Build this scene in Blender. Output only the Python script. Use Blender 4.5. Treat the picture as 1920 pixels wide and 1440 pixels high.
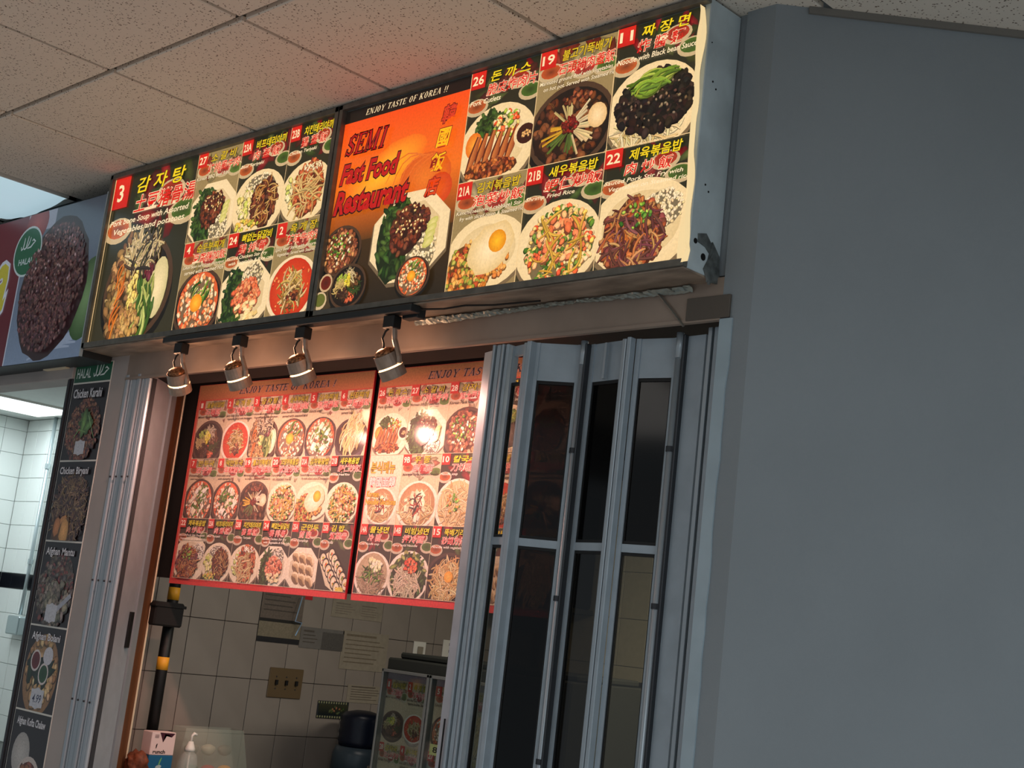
import bpy, bmesh, math, random
from mathutils import Vector, Matrix
for _o in list(bpy.data.objects): bpy.data.objects.remove(_o)
C = bpy.context.scene.collection
SC = bpy.context.scene
R = random.Random(7)

# ---------------------------------------------------------------- camera
cam_d = bpy.data.cameras.new('camera'); cam = bpy.data.objects.new('camera', cam_d); C.objects.link(cam)
_yaw, _pit, _rol = math.radians(45.148), math.radians(10.816), math.radians(6.651)
_f = Vector((-math.sin(_yaw)*math.cos(_pit), math.cos(_yaw)*math.cos(_pit), math.sin(_pit)))
_r = Vector((math.cos(_yaw), math.sin(_yaw), 0)); _u = _r.cross(_f)
_r2 = math.cos(_rol)*_r + math.sin(_rol)*_u; _u2 = -math.sin(_rol)*_r + math.cos(_rol)*_u
cam.matrix_world = Matrix(((_r2.x, _u2.x, -_f.x, 0), (_r2.y, _u2.y, -_f.y, 0), (_r2.z, _u2.z, -_f.z, 1.6), (0, 0, 0, 1)))
cam_d.sensor_width = 36.0; cam_d.lens = 36.0*2569.1/1920; cam_d.clip_start = .05
SC.camera = cam

# ---------------------------------------------------------------- world, lights, exposure
SC.view_settings.view_transform = 'Standard'; SC.view_settings.look = 'None'
SC.view_settings.gamma = 1; SC.view_settings.use_curve_mapping = False
SC.view_settings.exposure = 0.0
w = bpy.data.worlds.new('hall'); SC.world = w; w.use_nodes = True
w.node_tree.nodes['Background'].inputs[0].default_value = (.80, .91, 1.0, 1)
w.node_tree.nodes['Background'].inputs[1].default_value = .30
def area(name, loc, size, energy, col, rot=(0, 0, 0)):
    d = bpy.data.lights.new(name, 'AREA'); d.shape = 'RECTANGLE'; d.size, d.size_y = size
    d.energy = energy; d.color = col
    o = bpy.data.objects.new(name, d); C.objects.link(o); o.location = loc; o.rotation_euler = rot
    return o
area('hall_ceiling_light', (1.5, -.2, 2.98), (1.2, 2.4), 86, (.88, .96, 1.0))
area('hall_ceiling_light', (-3.6, -1.6, 2.98), (1.2, 2.4), 15, (1.0, .95, .90))
area('neighbour_kitchen_light', (-7.0, 2.95, 2.54), (.5, 1.1), 9, (.90, .98, 1.0))
area('kitchen_light', (-2.1, 3.5, 2.46), (.35, .8), 27, (1.0, .93, .78))  # fill light added out of view to brighten the cream back wall
area('kitchen_front_fill', (-3.3, 2.85, 2.46), (.6, .3), 4.0, (1.0, .90, .80))  # added fill with no fixture, lifts the dark cooler front

# ---------------------------------------------------------------- materials
def lin(c):
    c = [x/255. for x in c[:3]]
    return tuple(x/12.92 if x <= .04045 else ((x+.055)/1.055)**2.4 for x in c)
def mat(name, col, rough=.5, metal=0, noise=0, nscale=20, bump=0, bscale=200, emit=0, alpha=1, trans=0, ior=1.45, stretch=None, dark=None, spec=.5):
    m = bpy.data.materials.new(name); m.use_nodes = True; n = m.node_tree.nodes; l = m.node_tree.links
    b = n['Principled BSDF']; c = lin(col)
    b.inputs['Base Color'].default_value = (*c, 1); b.inputs['Roughness'].default_value = rough
    b.inputs['Metallic'].default_value = metal; b.inputs['IOR'].default_value = ior
    b.inputs['Specular IOR Level'].default_value = spec
    b.inputs['Transmission Weight'].default_value = trans; b.inputs['Alpha'].default_value = alpha
    tc = n.new('ShaderNodeTexCoord'); mp = n.new('ShaderNodeMapping'); l.new(tc.outputs['Object'], mp.inputs[0])
    if stretch: mp.inputs['Scale'].default_value = stretch
    if noise:
        t = n.new('ShaderNodeTexNoise'); t.inputs['Scale'].default_value = nscale; t.inputs['Detail'].default_value = 6
        l.new(mp.outputs[0], t.inputs[0])
        cr = n.new('ShaderNodeValToRGB'); cr.color_ramp.elements[0].position = .35; cr.color_ramp.elements[1].position = .65
        d = lin(dark) if dark else tuple(x*(1-noise) for x in c)
        cr.color_ramp.elements[0].color = (*d, 1); cr.color_ramp.elements[1].color = (*c, 1)
        l.new(t.outputs[0], cr.inputs[0]); l.new(cr.outputs[0], b.inputs['Base Color'])
    if bump:
        t = n.new('ShaderNodeTexNoise'); t.inputs['Scale'].default_value = bscale; l.new(mp.outputs[0], t.inputs[0])
        bp = n.new('ShaderNodeBump'); bp.inputs['Strength'].default_value = bump; bp.inputs['Distance'].default_value = .002
        l.new(t.outputs[0], bp.inputs['Height']); l.new(bp.outputs[0], b.inputs['Normal'])
    if emit:
        b.inputs['Emission Color'].default_value = (*c, 1); b.inputs['Emission Strength'].default_value = emit
    return m
def print_mat(name, emit=0, tint=(1, 1, 1), rough=.3, fade=0):
    """flat print: colours come from the vertex colours of the printed shapes"""
    m = bpy.data.materials.new(name); m.use_nodes = True; n = m.node_tree.nodes; l = m.node_tree.links
    b = n['Principled BSDF']; a = n.new('ShaderNodeAttribute'); a.attribute_name = 'Col'
    t = n.new('ShaderNodeTexNoise'); t.inputs['Scale'].default_value = 160; t.inputs['Detail'].default_value = 3
    tc = n.new('ShaderNodeTexCoord'); l.new(tc.outputs['Object'], t.inputs[0])
    mr = n.new('ShaderNodeMapRange'); mr.inputs[1].default_value = .3; mr.inputs[2].default_value = .7
    mr.inputs[3].default_value = .90 if emit else .82; mr.inputs[4].default_value = 1.06 if emit else 1.1; l.new(t.outputs[0], mr.inputs[0])
    mx = n.new('ShaderNodeVectorMath'); mx.operation = 'SCALE'; l.new(a.outputs['Color'], mx.inputs[0]); l.new(mr.outputs[0], mx.inputs[3])
    b.inputs['Roughness'].default_value = rough
    if emit:
        m2 = n.new('ShaderNodeVectorMath'); m2.operation = 'MULTIPLY'; m2.inputs[1].default_value = tint
        l.new(mx.outputs[0], m2.inputs[0]); l.new(m2.outputs[0], b.inputs['Emission Color'])
        b.inputs['Emission Strength'].default_value = emit; b.inputs['Base Color'].default_value = (.03, .03, .03, 1)
    else:
        fd = n.new('ShaderNodeMix'); fd.data_type = 'RGBA'; fd.inputs['Factor'].default_value = fade; fd.inputs['B'].default_value = (.8, .60, .58, 1)
        l.new(mx.outputs[0], fd.inputs['A']); l.new(fd.outputs['Result'], b.inputs['Base Color'])
    return m
def ceiling_mat():
    m = mat('mineral_ceiling_tile', (196, 184, 172), .95); n = m.node_tree.nodes; l = m.node_tree.links; b = n['Principled BSDF']
    tc = n.new('ShaderNodeTexCoord')
    v = n.new('ShaderNodeTexVoronoi'); v.inputs['Scale'].default_value = 120; l.new(tc.outputs['Object'], v.inputs[0])
    t = n.new('ShaderNodeTexNoise'); t.inputs['Scale'].default_value = 90; t.inputs['Detail'].default_value = 4; l.new(tc.outputs['Object'], t.inputs[0])
    mt = n.new('ShaderNodeMath'); mt.operation = 'MULTIPLY_ADD'; mt.inputs[1].default_value = -.75; l.new(t.outputs[0], mt.inputs[0]); l.new(v.outputs['Distance'], mt.inputs[2])
    cr = n.new('ShaderNodeValToRGB'); cr.color_ramp.elements[0].position = .0; cr.color_ramp.elements[1].position = .07
    mt2 = n.new('ShaderNodeMath'); mt2.operation = 'ADD'; mt2.inputs[1].default_value = .20; l.new(mt.outputs[0], mt2.inputs[0]); l.new(mt2.outputs[0], cr.inputs[0])
    cr.color_ramp.elements[0].color = (*lin((120, 104, 90)), 1); cr.color_ramp.elements[1].color = (*lin((226, 216, 203)), 1)
    l.new(cr.outputs[0], b.inputs['Base Color'])
    return m
M = dict(
 tile_c=ceiling_mat(), tee=mat('ceiling_tee', (120, 116, 110), .6),
 wall=mat('grey_wall_paint', (142, 149, 154), .8, noise=.07, nscale=3, bump=.25, bscale=260),
 jamb=mat('pale_blue_jamb_paint', (168, 186, 196), .6, noise=.1, nscale=12),
 boxside=mat('sign_case_grey_metal', (196, 210, 216), .55, noise=.22, nscale=9, bump=.1),
 soffit=mat('brown_stained_metal', (176, 156, 138), .42, .15, noise=.5, nscale=9, stretch=(1, 3, 3)),
 beam=mat('bronze_beam', (164, 146, 132), .45, .2, noise=.25, nscale=5),
 frame=mat('sign_frame_aluminium', (128, 126, 118), .45, .5, noise=.3, nscale=30),
 dframe=mat('dark_frame', (44, 48, 50), .5, .2), black=mat('black_paint', (16, 16, 17), .5), blackm=mat('matt_black_board', (22, 20, 20), .85, noise=.4, nscale=6),
 alu=mat('brushed_aluminium', (172, 182, 190), .40, .4, noise=.16, nscale=14, stretch=(1, 1, .05)),
 alud=mat('aluminium_groove', (62, 64, 68), .5, .5), leaf=mat('grey_gate_panel', (168, 180, 190), .5, .2, noise=.12, nscale=18),
 post=mat('post_paint', (172, 164, 160), .55, noise=.12, nscale=6), wood=mat('varnished_wood_trim', (120, 74, 44), .5, noise=.4, nscale=30, stretch=(1, 1, .06)),
 cream=mat('cream_edge', (236, 220, 190), .5), foil=mat('aluminium_foil_tape', (150, 156, 150), .42, .7, bump=1, bscale=60),
 tape=mat('torn_dark_tape', (104, 110, 110), .45, noise=.5, nscale=60), hole=mat('screw_hole', (8, 8, 8), .9),
 can=mat('bronze_lamp_can', (176, 152, 136), .42, .5, noise=.2, nscale=50), inner=mat('perforated_lamp_back', (190, 130, 90), .4, .8, noise=.8, nscale=170),
 ring=mat('glowing_gap', (255, 206, 140), .5, emit=5), bulb=mat('bulb', (255, 226, 190), .3, emit=30),
 tile=mat('grey_glazed_wall_tile', (146, 136, 128), .28, noise=.10, nscale=6), tilen=mat('white_glazed_wall_tile', (222, 228, 224), .25),
 tileb=mat('black_glazed_wall_tile', (18, 20, 26), .2), tilec=mat('cream_glazed_wall_tile', (208, 202, 178), .3, noise=.08, nscale=40),
 grout=mat('dark_grout', (58, 52, 48), .9), groutn=mat('pale_grout', (150, 156, 152), .9),
 lens=mat('prismatic_light_lens', (196, 226, 238), .3, emit=.62), lensn=mat('bright_light_lens', (236, 248, 255), .3, emit=3.2),
 white=mat('white_plastic', (225, 222, 214), .4), paper=mat('faded_paper', (150, 140, 124), .8, noise=.12, nscale=50),
 paperd=mat('dim_grey_paper', (112, 108, 104), .75, noise=.1, nscale=40), brass=mat('brown_switch_plate', (118, 98, 72), .4, .4),
 yellow=mat('yellow_band', (226, 160, 40), .5), red=mat('red_print', (190, 30, 40), .5), orange=mat('rusty_brown_bag', (128, 66, 40), .6, noise=.5, nscale=60, bump=1, bscale=80),
 blue=mat('blue_carton', (24, 92, 132), .5), cart=mat('white_carton', (222, 196, 192), .55), ink=mat('black_ink', (20, 18, 24), .6),
 jug=mat('dark_blue_water_bottle', (16, 24, 42), .38), jug2=mat('bottle_stand', (64, 78, 88), .35),
 clear=mat('clear_plastic', (214, 218, 210), .25, alpha=.28), cooler=mat('cooler_dark_green_metal', (52, 54, 50), .5), coolal=mat('cooler_door_frame', (150, 152, 150), .4, .4),
 steel=mat('galvanised_conduit', (176, 190, 192), .3, .6), floor=mat('floor_vinyl', (210, 208, 204), .5, noise=.1), cab=mat('steel_counter', (110, 112, 112), .4, .5),
 nceil=mat('white_ceiling_board', (206, 212, 208), .9, noise=.05), wire=mat('black_cable', (20, 16, 16), .5), badge=mat('green', (10, 96, 60), .5),
)
def glass_mat(name, col, mixf, rough):
    m = bpy.data.materials.new(name); m.use_nodes = True; n = m.node_tree.nodes; l = m.node_tree.links
    n.remove(n['Principled BSDF']); out = n['Material Output']
    tr = n.new('ShaderNodeBsdfTransparent'); tr.inputs[0].default_value = (*col, 1)
    gl = n.new('ShaderNodeBsdfGlossy'); gl.inputs['Roughness'].default_value = rough; gl.inputs['Color'].default_value = (.8, .8, .8, 1)
    mx = n.new('ShaderNodeMixShader'); lw = n.new('ShaderNodeLayerWeight'); lw.inputs['Blend'].default_value = .5; fr = n.new('ShaderNodeMath'); fr.operation = 'POWER'; fr.inputs[1].default_value = 4.5; l.new(lw.outputs['Facing'], fr.inputs[0])
    ad = n.new('ShaderNodeMath'); ad.operation = 'MAXIMUM'; ad.inputs[1].default_value = mixf
    l.new(fr.outputs[0], ad.inputs[0]); l.new(ad.outputs[0], mx.inputs[0]); l.new(tr.outputs[0], mx.inputs[1]); l.new(gl.outputs[0], mx.inputs[2]); l.new(mx.outputs[0], out.inputs[0])
    return m
M['gdark'] = glass_mat('smoked_pane', (.13, .115, .105), .03, .08)
M['gmid'] = glass_mat('medium_pane', (.36, .34, .31), .05, .08)
M['gclear'] = glass_mat('clear_pane', (.72, .70, .64), .05, .08)
M['gdoor'] = glass_mat('cooler_door_glass', (.8, .85, .85), .05, .05)
P_LIT = print_mat('backlit_menu_print', 1.0, (1.12, .86, .55), .22)
P_LITC = print_mat('neighbour_sign_print', .30, (.85, .95, 1.05), .3)
P_POST = print_mat('glossy_menu_print', 0, rough=.12, fade=.12)
P_STRIP = print_mat('menu_strip_print', .0, rough=.35)

# ---------------------------------------------------------------- object helpers
WO = {}
def tag(o, label=None, cat=None, group=None, kind=None):
    if label: o['label'] = label
    if cat: o['category'] = cat
    if group: o['group'] = group
    if kind: o['kind'] = kind
    return o
def link(name, data, parent=None, at=(0, 0, 0)):
    o = bpy.data.objects.new(name, data); C.objects.link(o)
    if parent is None: o.location = at; WO[o.name] = Vector(at)
    else: o.parent = parent; WO[o.name] = WO[parent.name]
    return o
def empty(name, at, label=None, cat=None, group=None, kind=None):
    o = link(name, None, None, at); o.empty_display_size = .05
    return tag(o, label, cat, group, kind)
def obj(name, bm, m, parent=None, at=None, smooth=False):
    """bm holds world coordinates"""
    org = WO[parent.name] if parent is not None else Vector(at if at else (0, 0, 0))
    me = bpy.data.meshes.new(name)
    bmesh.ops.translate(bm, verts=bm.verts, vec=-org)
    bmesh.ops.recalc_face_normals(bm, faces=bm.faces)
    bm.to_mesh(me); bm.free(); me.materials.append(m)
    if smooth:
        for p in me.polygons: p.use_smooth = True
    return link(name, me, parent, org)
def box(bm, x0, x1, y0, y1, z0, z1, mx=None, bev=0):
    r = bmesh.ops.create_cube(bm, size=1)
    vs = r['verts']
    for v in vs:
        v.co = Vector(((x0+x1)/2+v.co.x*(x1-x0), (y0+y1)/2+v.co.y*(y1-y0), (z0+z1)/2+v.co.z*(z1-z0)))
    if bev:
        es = list({e for v in vs for e in v.link_edges})
        rb = bmesh.ops.bevel(bm, geom=es, offset=bev, segments=1, affect='EDGES'); vs = list({v for f in rb['faces'] for v in f.verts} | {v for v in vs if v.is_valid})
    if mx is not None:
        for v in vs: v.co = mx @ v.co
    return vs
def bx(*a, **k):
    bm = bmesh.new(); box(bm, *a, **k); return bm
def frame_of(d):
    d = Vector(d).normalized(); a = Vector((0, 0, 1)) if abs(d.z) < .95 else Vector((1, 0, 0))
    u = d.cross(a).normalized(); return d, u, d.cross(u)
def tube(bm, pts, rad, n=8, cap=True):
    pts = [Vector(p) for p in pts]; rads = rad if isinstance(rad, (list, tuple)) else [rad]*len(pts)
    rings = []; u0 = None
    for i, p in enumerate(pts):
        d = (pts[min(i+1, len(pts)-1)]-pts[max(i-1, 0)]); d, u, v = frame_of(d)
        if u0 is not None:
            u = (u0-d*u0.dot(d)).normalized(); v = d.cross(u)
        u0 = u
        rings.append([bm.verts.new(p+(u*math.cos(2*math.pi*k/n)+v*math.sin(2*math.pi*k/n))*rads[i]) for k in range(n)])
    for a, b in zip(rings, rings[1:]):
        for k in range(n): bm.faces.new((a[k], a[(k+1) % n], b[(k+1) % n], b[k]))
    if cap: bm.faces.new(rings[0]); bm.faces.new(list(reversed(rings[-1])))
    return bm
def tb(pts, rad, n=8, cap=True): return tube(bmesh.new(), pts, rad, n, cap)
def plan_box(p0, p1, t0, t1, z0, z1):
    """slab standing over the plan segment p0-p1, from t0 to t1 behind it"""
    a = Vector((*p0, 0)); b = Vector((*p1, 0)); d = (b-a).normalized(); nrm = Vector((-d.y, d.x, 0))
    bm = bmesh.new(); vs = []
    for z in (z0, z1):
        for q, t in ((a, t0), (b, t0), (b, t1), (a, t1)):
            c = q+nrm*t; vs.append(bm.verts.new((c.x, c.y, z)))
    for f in ((0, 1, 2, 3), (4, 5, 6, 7), (0, 1, 5, 4), (1, 2, 6, 5), (2, 3, 7, 6), (3, 0, 4, 7)): bm.faces.new([vs[i] for i in f])
    return bm
def kids(o): return [c for c in bpy.data.objects if c.parent == o]
def copy_tree(o, parent=None):
    c = o.copy(); C.objects.link(c); c.parent = parent
    for ch in kids(o): copy_tree(ch, c)
    return c

# ---------------------------------------------------------------- lettering
_tc = {}
def glyphs(s, off=0.0, shear=0.0, sp=1.0):
    k = (s, off, shear, sp)
    if k in _tc: return _tc[k]
    cu = bpy.data.curves.new('t', 'FONT'); cu.body = s; cu.offset = off; cu.shear = shear; cu.resolution_u = 2; cu.space_character = sp
    o = bpy.data.objects.new('t', cu); C.objects.link(o); dg = bpy.context.evaluated_depsgraph_get(); dg.update()
    me = o.evaluated_get(dg).to_mesh(); me.calc_loop_triangles()
    co = [(v.co.x, v.co.y) for v in me.vertices]
    tris = [[co[i] for i in t.vertices] for t in me.loop_triangles]
    bpy.data.objects.remove(o); bpy.data.curves.remove(cu)
    _tc[k] = tris; return tris
SER = {
 'E': (.66, [((.15, 0), (.15, 1), .15), ((.03, .97), (.6, .97), .06), ((.15, .5), (.45, .5), .05), ((.03, .03), (.62, .03), .06), ((.58, .78), (.58, 1), .04), ((.6, 0), (.6, .22), .04), ((.44, .38), (.44, .62), .04)]),
 'N': (.8, [((.12, 0), (.12, 1), .06), ((.12, 1), (.64, 0), .14), ((.64, 0), (.64, 1), .06), ((0, .98), (.2, .98), .04), ((0, .02), (.24, .02), .04), ((.52, .98), (.76, .98), .04)]),
 'J': (.5, [((.33, 1), (.33, .15), .15), ((.18, .98), (.48, .98), .04), ((.36, .18), (.22, .0), .09), ((.25, .0), (.06, .08), .08), ((.06, .05), (.06, .2), .09)]),
 'O': (.76, [((.14, .25), (.14, .75), .15), ((.56, .25), (.56, .75), .15), ((.1, .7), (.3, .99), .09), ((.27, .97), (.45, .97), .07), ((.4, .99), (.6, .7), .09), ((.1, .3), (.3, .01), .09), ((.27, .03), (.45, .03), .07), ((.4, .01), (.6, .3), .09)]),
 'Y': (.74, [((.08, .98), (.36, .45), .14), ((.66, .98), (.38, .45), .06), ((.36, .5), (.36, 0), .15), ((0, .98), (.22, .98), .04), ((.54, .98), (.74, .98), .04), ((.22, .02), (.5, .02), .04)]),
 'T': (.68, [((.33, 0), (.33, 1), .15), ((.02, .97), (.64, .97), .06), ((.03, .76), (.03, 1), .04), ((.63, .76), (.63, 1), .04), ((.2, .02), (.46, .02), .04)]),
 'A': (.74, [((.08, 0), (.34, 1), .06), ((.34, 1), (.62, 0), .15), ((.2, .33), (.52, .33), .05), ((0, .02), (.2, .02), .04), ((.5, .02), (.74, .02), .04)]),
 'S': (.6, [((.52, .72), (.52, .97), .04), ((.5, .88), (.3, .98), .07), ((.33, .98), (.12, .84), .09), ((.12, .88), (.14, .62), .13), ((.1, .64), (.46, .4), .15), ((.46, .44), (.46, .16), .13), ((.46, .16), (.28, .02), .09), ((.3, .02), (.06, .14), .07), ((.05, .03), (.05, .3), .04)]),
 'F': (.62, [((.15, 0), (.15, 1), .15), ((.03, .97), (.58, .97), .06), ((.15, .5), (.42, .5), .05), ((.57, .76), (.57, 1), .04), ((.42, .38), (.42, .62), .04), ((.02, .02), (.3, .02), .04)]),
 'K': (.78, [((.15, 0), (.15, 1), .15), ((.62, 1), (.2, .42), .06), ((.28, .58), (.64, 0), .15), ((.02, .98), (.3, .98), .04), ((.02, .02), (.3, .02), .04), ((.5, .98), (.74, .98), .04), ((.5, .02), (.76, .02), .04)]),
 'R': (.76, [((.15, 0), (.15, 1), .15), ((.03, .97), (.42, .97), .06), ((.38, .99), (.54, .82), .1), ((.52, .86), (.52, .66), .13), ((.54, .68), (.38, .5), .09), ((.15, .5), (.42, .5), .05), ((.34, .5), (.64, 0), .15), ((.02, .02), (.3, .02), .04), ((.56, .02), (.76, .02), .04)]),
 'M': (.96, [((.12, 0), (.12, 1), .06), ((.12, 1), (.42, .08), .15), ((.42, .08), (.74, 1), .06), ((.76, 0), (.76, 1), .15), ((0, .98), (.18, .98), .04), ((0, .02), (.24, .02), .04), ((.7, .98), (.92, .98), .04), ((.6, .02), (.92, .02), .04)]),
 'I': (.42, [((.19, 0), (.19, 1), .15), ((.05, .98), (.33, .98), .04), ((.05, .02), (.33, .02), .04)]),
 '!': (.36, [((.14, 1), (.14, .3), .12), ((.14, .0), (.14, .13), .14)]), ' ': (.42, [])}
def serif(s, grow=0.0, shear=.25, sp=1.12):
    out = []; x = 0
    for ch in s:
        wd, st = SER[ch]
        for a, b, t in st:
            dx, dy = b[0]-a[0], b[1]-a[1]; L = math.hypot(dx, dy); nx, ny = -dy/L*(t/2+grow), dx/L*(t/2+grow); ex, ey = dx/L*grow, dy/L*grow
            q = [(a[0]-ex+nx, a[1]-ey+ny), (a[0]-ex-nx, a[1]-ey-ny), (b[0]+ex-nx, b[1]+ey-ny), (b[0]+ex+nx, b[1]+ey+ny)]
            q = [(x+px+shear*py, py) for px, py in q]
            out += [[q[0], q[1], q[2]], [q[0], q[2], q[3]]]
        x += wd*sp
    return out

# ---------------------------------------------------------------- printed art: flat coloured shapes in thin layers
class Art:
    def __init__(s, to3, clip, step=4e-6, seed=1, l0=0):
        s.to3, s.clip, s.step, s.V, s.Cc, s.F, s.L = to3, clip, step, [], [], [], l0
        s.r = random.Random(seed)
    def tri(s, pts):
        x0, x1, y0, y1 = s.clip; P = pts
        if min(p[0] for p in P) < x0 or max(p[0] for p in P) > x1 or min(p[1] for p in P) < y0 or max(p[1] for p in P) > y1:
            for ax, lim, sg in ((0, x0, 1), (0, x1, -1), (1, y0, 1), (1, y1, -1)):
                Q = []
                for i in range(len(P)):
                    a, b = P[i-1], P[i]; da, db = (a[ax]-lim)*sg, (b[ax]-lim)*sg
                    if (da >= 0) != (db >= 0):
                        t = da/(da-db); Q.append(tuple(a[k]+(b[k]-a[k])*t for k in range(5)))
                    if db >= 0: Q.append(b)
                P = Q
                if len(P) < 3: return
        i = len(s.V)
        for p in P: s.V.append(s.to3(p[0], p[1], s.L*s.step)); s.Cc.append(p[2:])
        s.F.append(tuple(range(i, i+len(P))))
    def fan(s, pts, col, cc=None):
        s.L += 1; c = lin(col); cc = lin(cc) if cc else c
        cx = sum(p[0] for p in pts)/len(pts); cy = sum(p[1] for p in pts)/len(pts)
        for a, b in zip(pts, pts[1:]+pts[:1]): s.tri([(cx, cy, *cc), (*a, *c), (*b, *c)])
    def rect(s, x0, x1, y0, y1, c, ctop=None):
        s.L += 1; a = lin(c); b = lin(ctop) if ctop else a
        s.tri([(x0, y0, *a), (x1, y0, *a), (x1, y1, *b), (x0, y1, *b)])
    def ell(s, cx, cy, rx, ry, rot=0, col=(0, 0, 0), cc=None, n=16, irr=0):
        ca, sa = math.cos(rot), math.sin(rot); pts = []
        for k in range(n):
            t = 2*math.pi*k/n; q = 1+s.r.uniform(-irr, irr); u, v = rx*q*math.cos(t), ry*q*math.sin(t)
            pts.append((cx+u*ca-v*sa, cy+u*sa+v*ca))
        s.fan(pts, col, cc)
    def octa(s, cx, cy, rx, ry, col, cc=None):
        s.fan([(cx+rx*math.cos(math.pi*(k+.5)/4)*1.06, cy+ry*math.sin(math.pi*(k+.5)/4)*1.06) for k in range(8)], col, cc)
    def strand(s, pts, wd, col, col2=None):
        s.L += 1; c = lin(col); c2 = lin(col2) if col2 else c; n = len(pts); prev = None
        for i, p in enumerate(pts):
            a, b = pts[max(0, i-1)], pts[min(n-1, i+1)]; dx, dy = b[0]-a[0], b[1]-a[1]; L = math.hypot(dx, dy) or 1
            k = wd/2*(1 if 0 < i < n-1 else .5); q = ((p[0]-dy/L*k, p[1]+dx/L*k, *c), (p[0]+dy/L*k, p[1]-dx/L*k, *c2))
            if prev: s.tri([prev[0], prev[1], q[1]]); s.tri([prev[0], q[1], q[0]])
            prev = q
    def arc(s, cx, cy, L, wd, rot, bend, col, col2=None):
        pts = []
        for i in range(6):
            t = i/5-.5; u, v = t*L, bend*L*(.25-t*t)*2
            pts.append((cx+u*math.cos(rot)-v*math.sin(rot), cy+u*math.sin(rot)+v*math.cos(rot)))
        s.strand(pts, wd, col, col2)
    def fit(s, tris_list, x0, x1, y0, y1):
        base = tris_list[0][0]
        if not base: return
        xs = [p[0] for t in base for p in t]; ys = [p[1] for t in base for p in t]
        ax, bx_, ay, by = min(xs), max(xs), min(ys), max(ys); kx = (x1-x0)/(bx_-ax); ky = (y1-y0)/(by-ay)
        for tris, col in reversed(tris_list):
            s.L += 2; c = lin(col)
            for t in tris: s.tri([(x0+(p[0]-ax)*kx, y0+(p[1]-ay)*ky, *c) for p in t])
    def text(s, st, x0, x1, y0, y1, col, out=None, bold=.012, ow=.045, shear=0, sp=1.0):
        L = [(glyphs(st, bold, shear, sp), col)]
        if out: L.append((glyphs(st, ow, shear, sp), out))
        s.fit(L, x0, x1, y0, y1)
    def ser(s, st, x0, x1, y0, y1, col, out=None, ow=.05, shear=.25, sp=1.12):
        L = [(serif(st, 0, shear, sp), col)]
        if out: L.append((serif(st, ow, shear, sp), out))
        s.fit(L, x0, x1, y0, y1)
    def jit(s, c, d=18):
        k = s.r.uniform(-d, d); return tuple(max(0, min(255, x+k+s.r.uniform(-d/3, d/3))) for x in c)
    def pile(s, cx, cy, rx, ry, n, size, cols, kind='blob', rot=None, shade=.55):
        it = []
        for _ in range(n):
            a = s.r.uniform(0, 2*math.pi); q = math.sqrt(s.r.random())
            it.append((cx+rx*q*math.cos(a), cy+ry*q*math.sin(a)))
        it.sort(key=lambda p: -p[1])
        for x, y in it:
            c = s.jit(s.r.choice(cols)); sz = size*s.r.uniform(.7, 1.25); d = tuple(v*shade for v in c)
            rt = s.r.uniform(0, math.pi) if rot is None else rot+s.r.uniform(-.35, .35)
            if kind == 'blob':
                s.ell(x, y-sz*.12, sz*.62, sz*.45, rt, d, None, 9, .12); s.ell(x, y, sz*.5, sz*.36, rt, c, tuple(min(255, v*1.22+8) for v in c), 9, .18)
            elif kind == 'strand':
                b = s.r.uniform(-.5, .5); s.arc(x, y, sz*2.4, sz*.30, rt, b, d, d); s.arc(x, y+sz*.04, sz*2.4, sz*.2, rt, b, c, tuple(v*.85 for v in c))
            elif kind == 'chunk':
                ca, sa = math.cos(rt), math.sin(rt); h = sz*.5; q = [(-h, -h*.6), (h, -h*.5), (h*.8, h*.6), (-h*.9, h*.5)]
                s.fan([(x+u*ca-v*sa*1.1, y+u*sa*1.1+v*ca-sz*.1) for u, v in q], d); s.fan([(x+u*ca-v*sa, y+u*sa+v*ca) for u, v in q], c, tuple(min(255, v*1.15) for v in c))
            elif kind == 'leaf':
                s.ell(x, y, sz*.75, sz*.3, rt, d, c, 7, .3)
    def build(s, name, m, parent):
        me = bpy.data.meshes.new(name); o = WO[parent.name] if parent is not None else Vector((0, 0, 0))
        me.from_pydata([(v[0]-o.x, v[1]-o.y, v[2]-o.z) for v in s.V], [], s.F)
        a = me.color_attributes.new('Col', 'FLOAT_COLOR', 'POINT')
        buf = []
        for c in s.Cc: buf += [c[0], c[1], c[2], 1.0]
        a.data.foreach_set('color', buf); me.materials.append(m)
        return link(name, me, parent)

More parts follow.
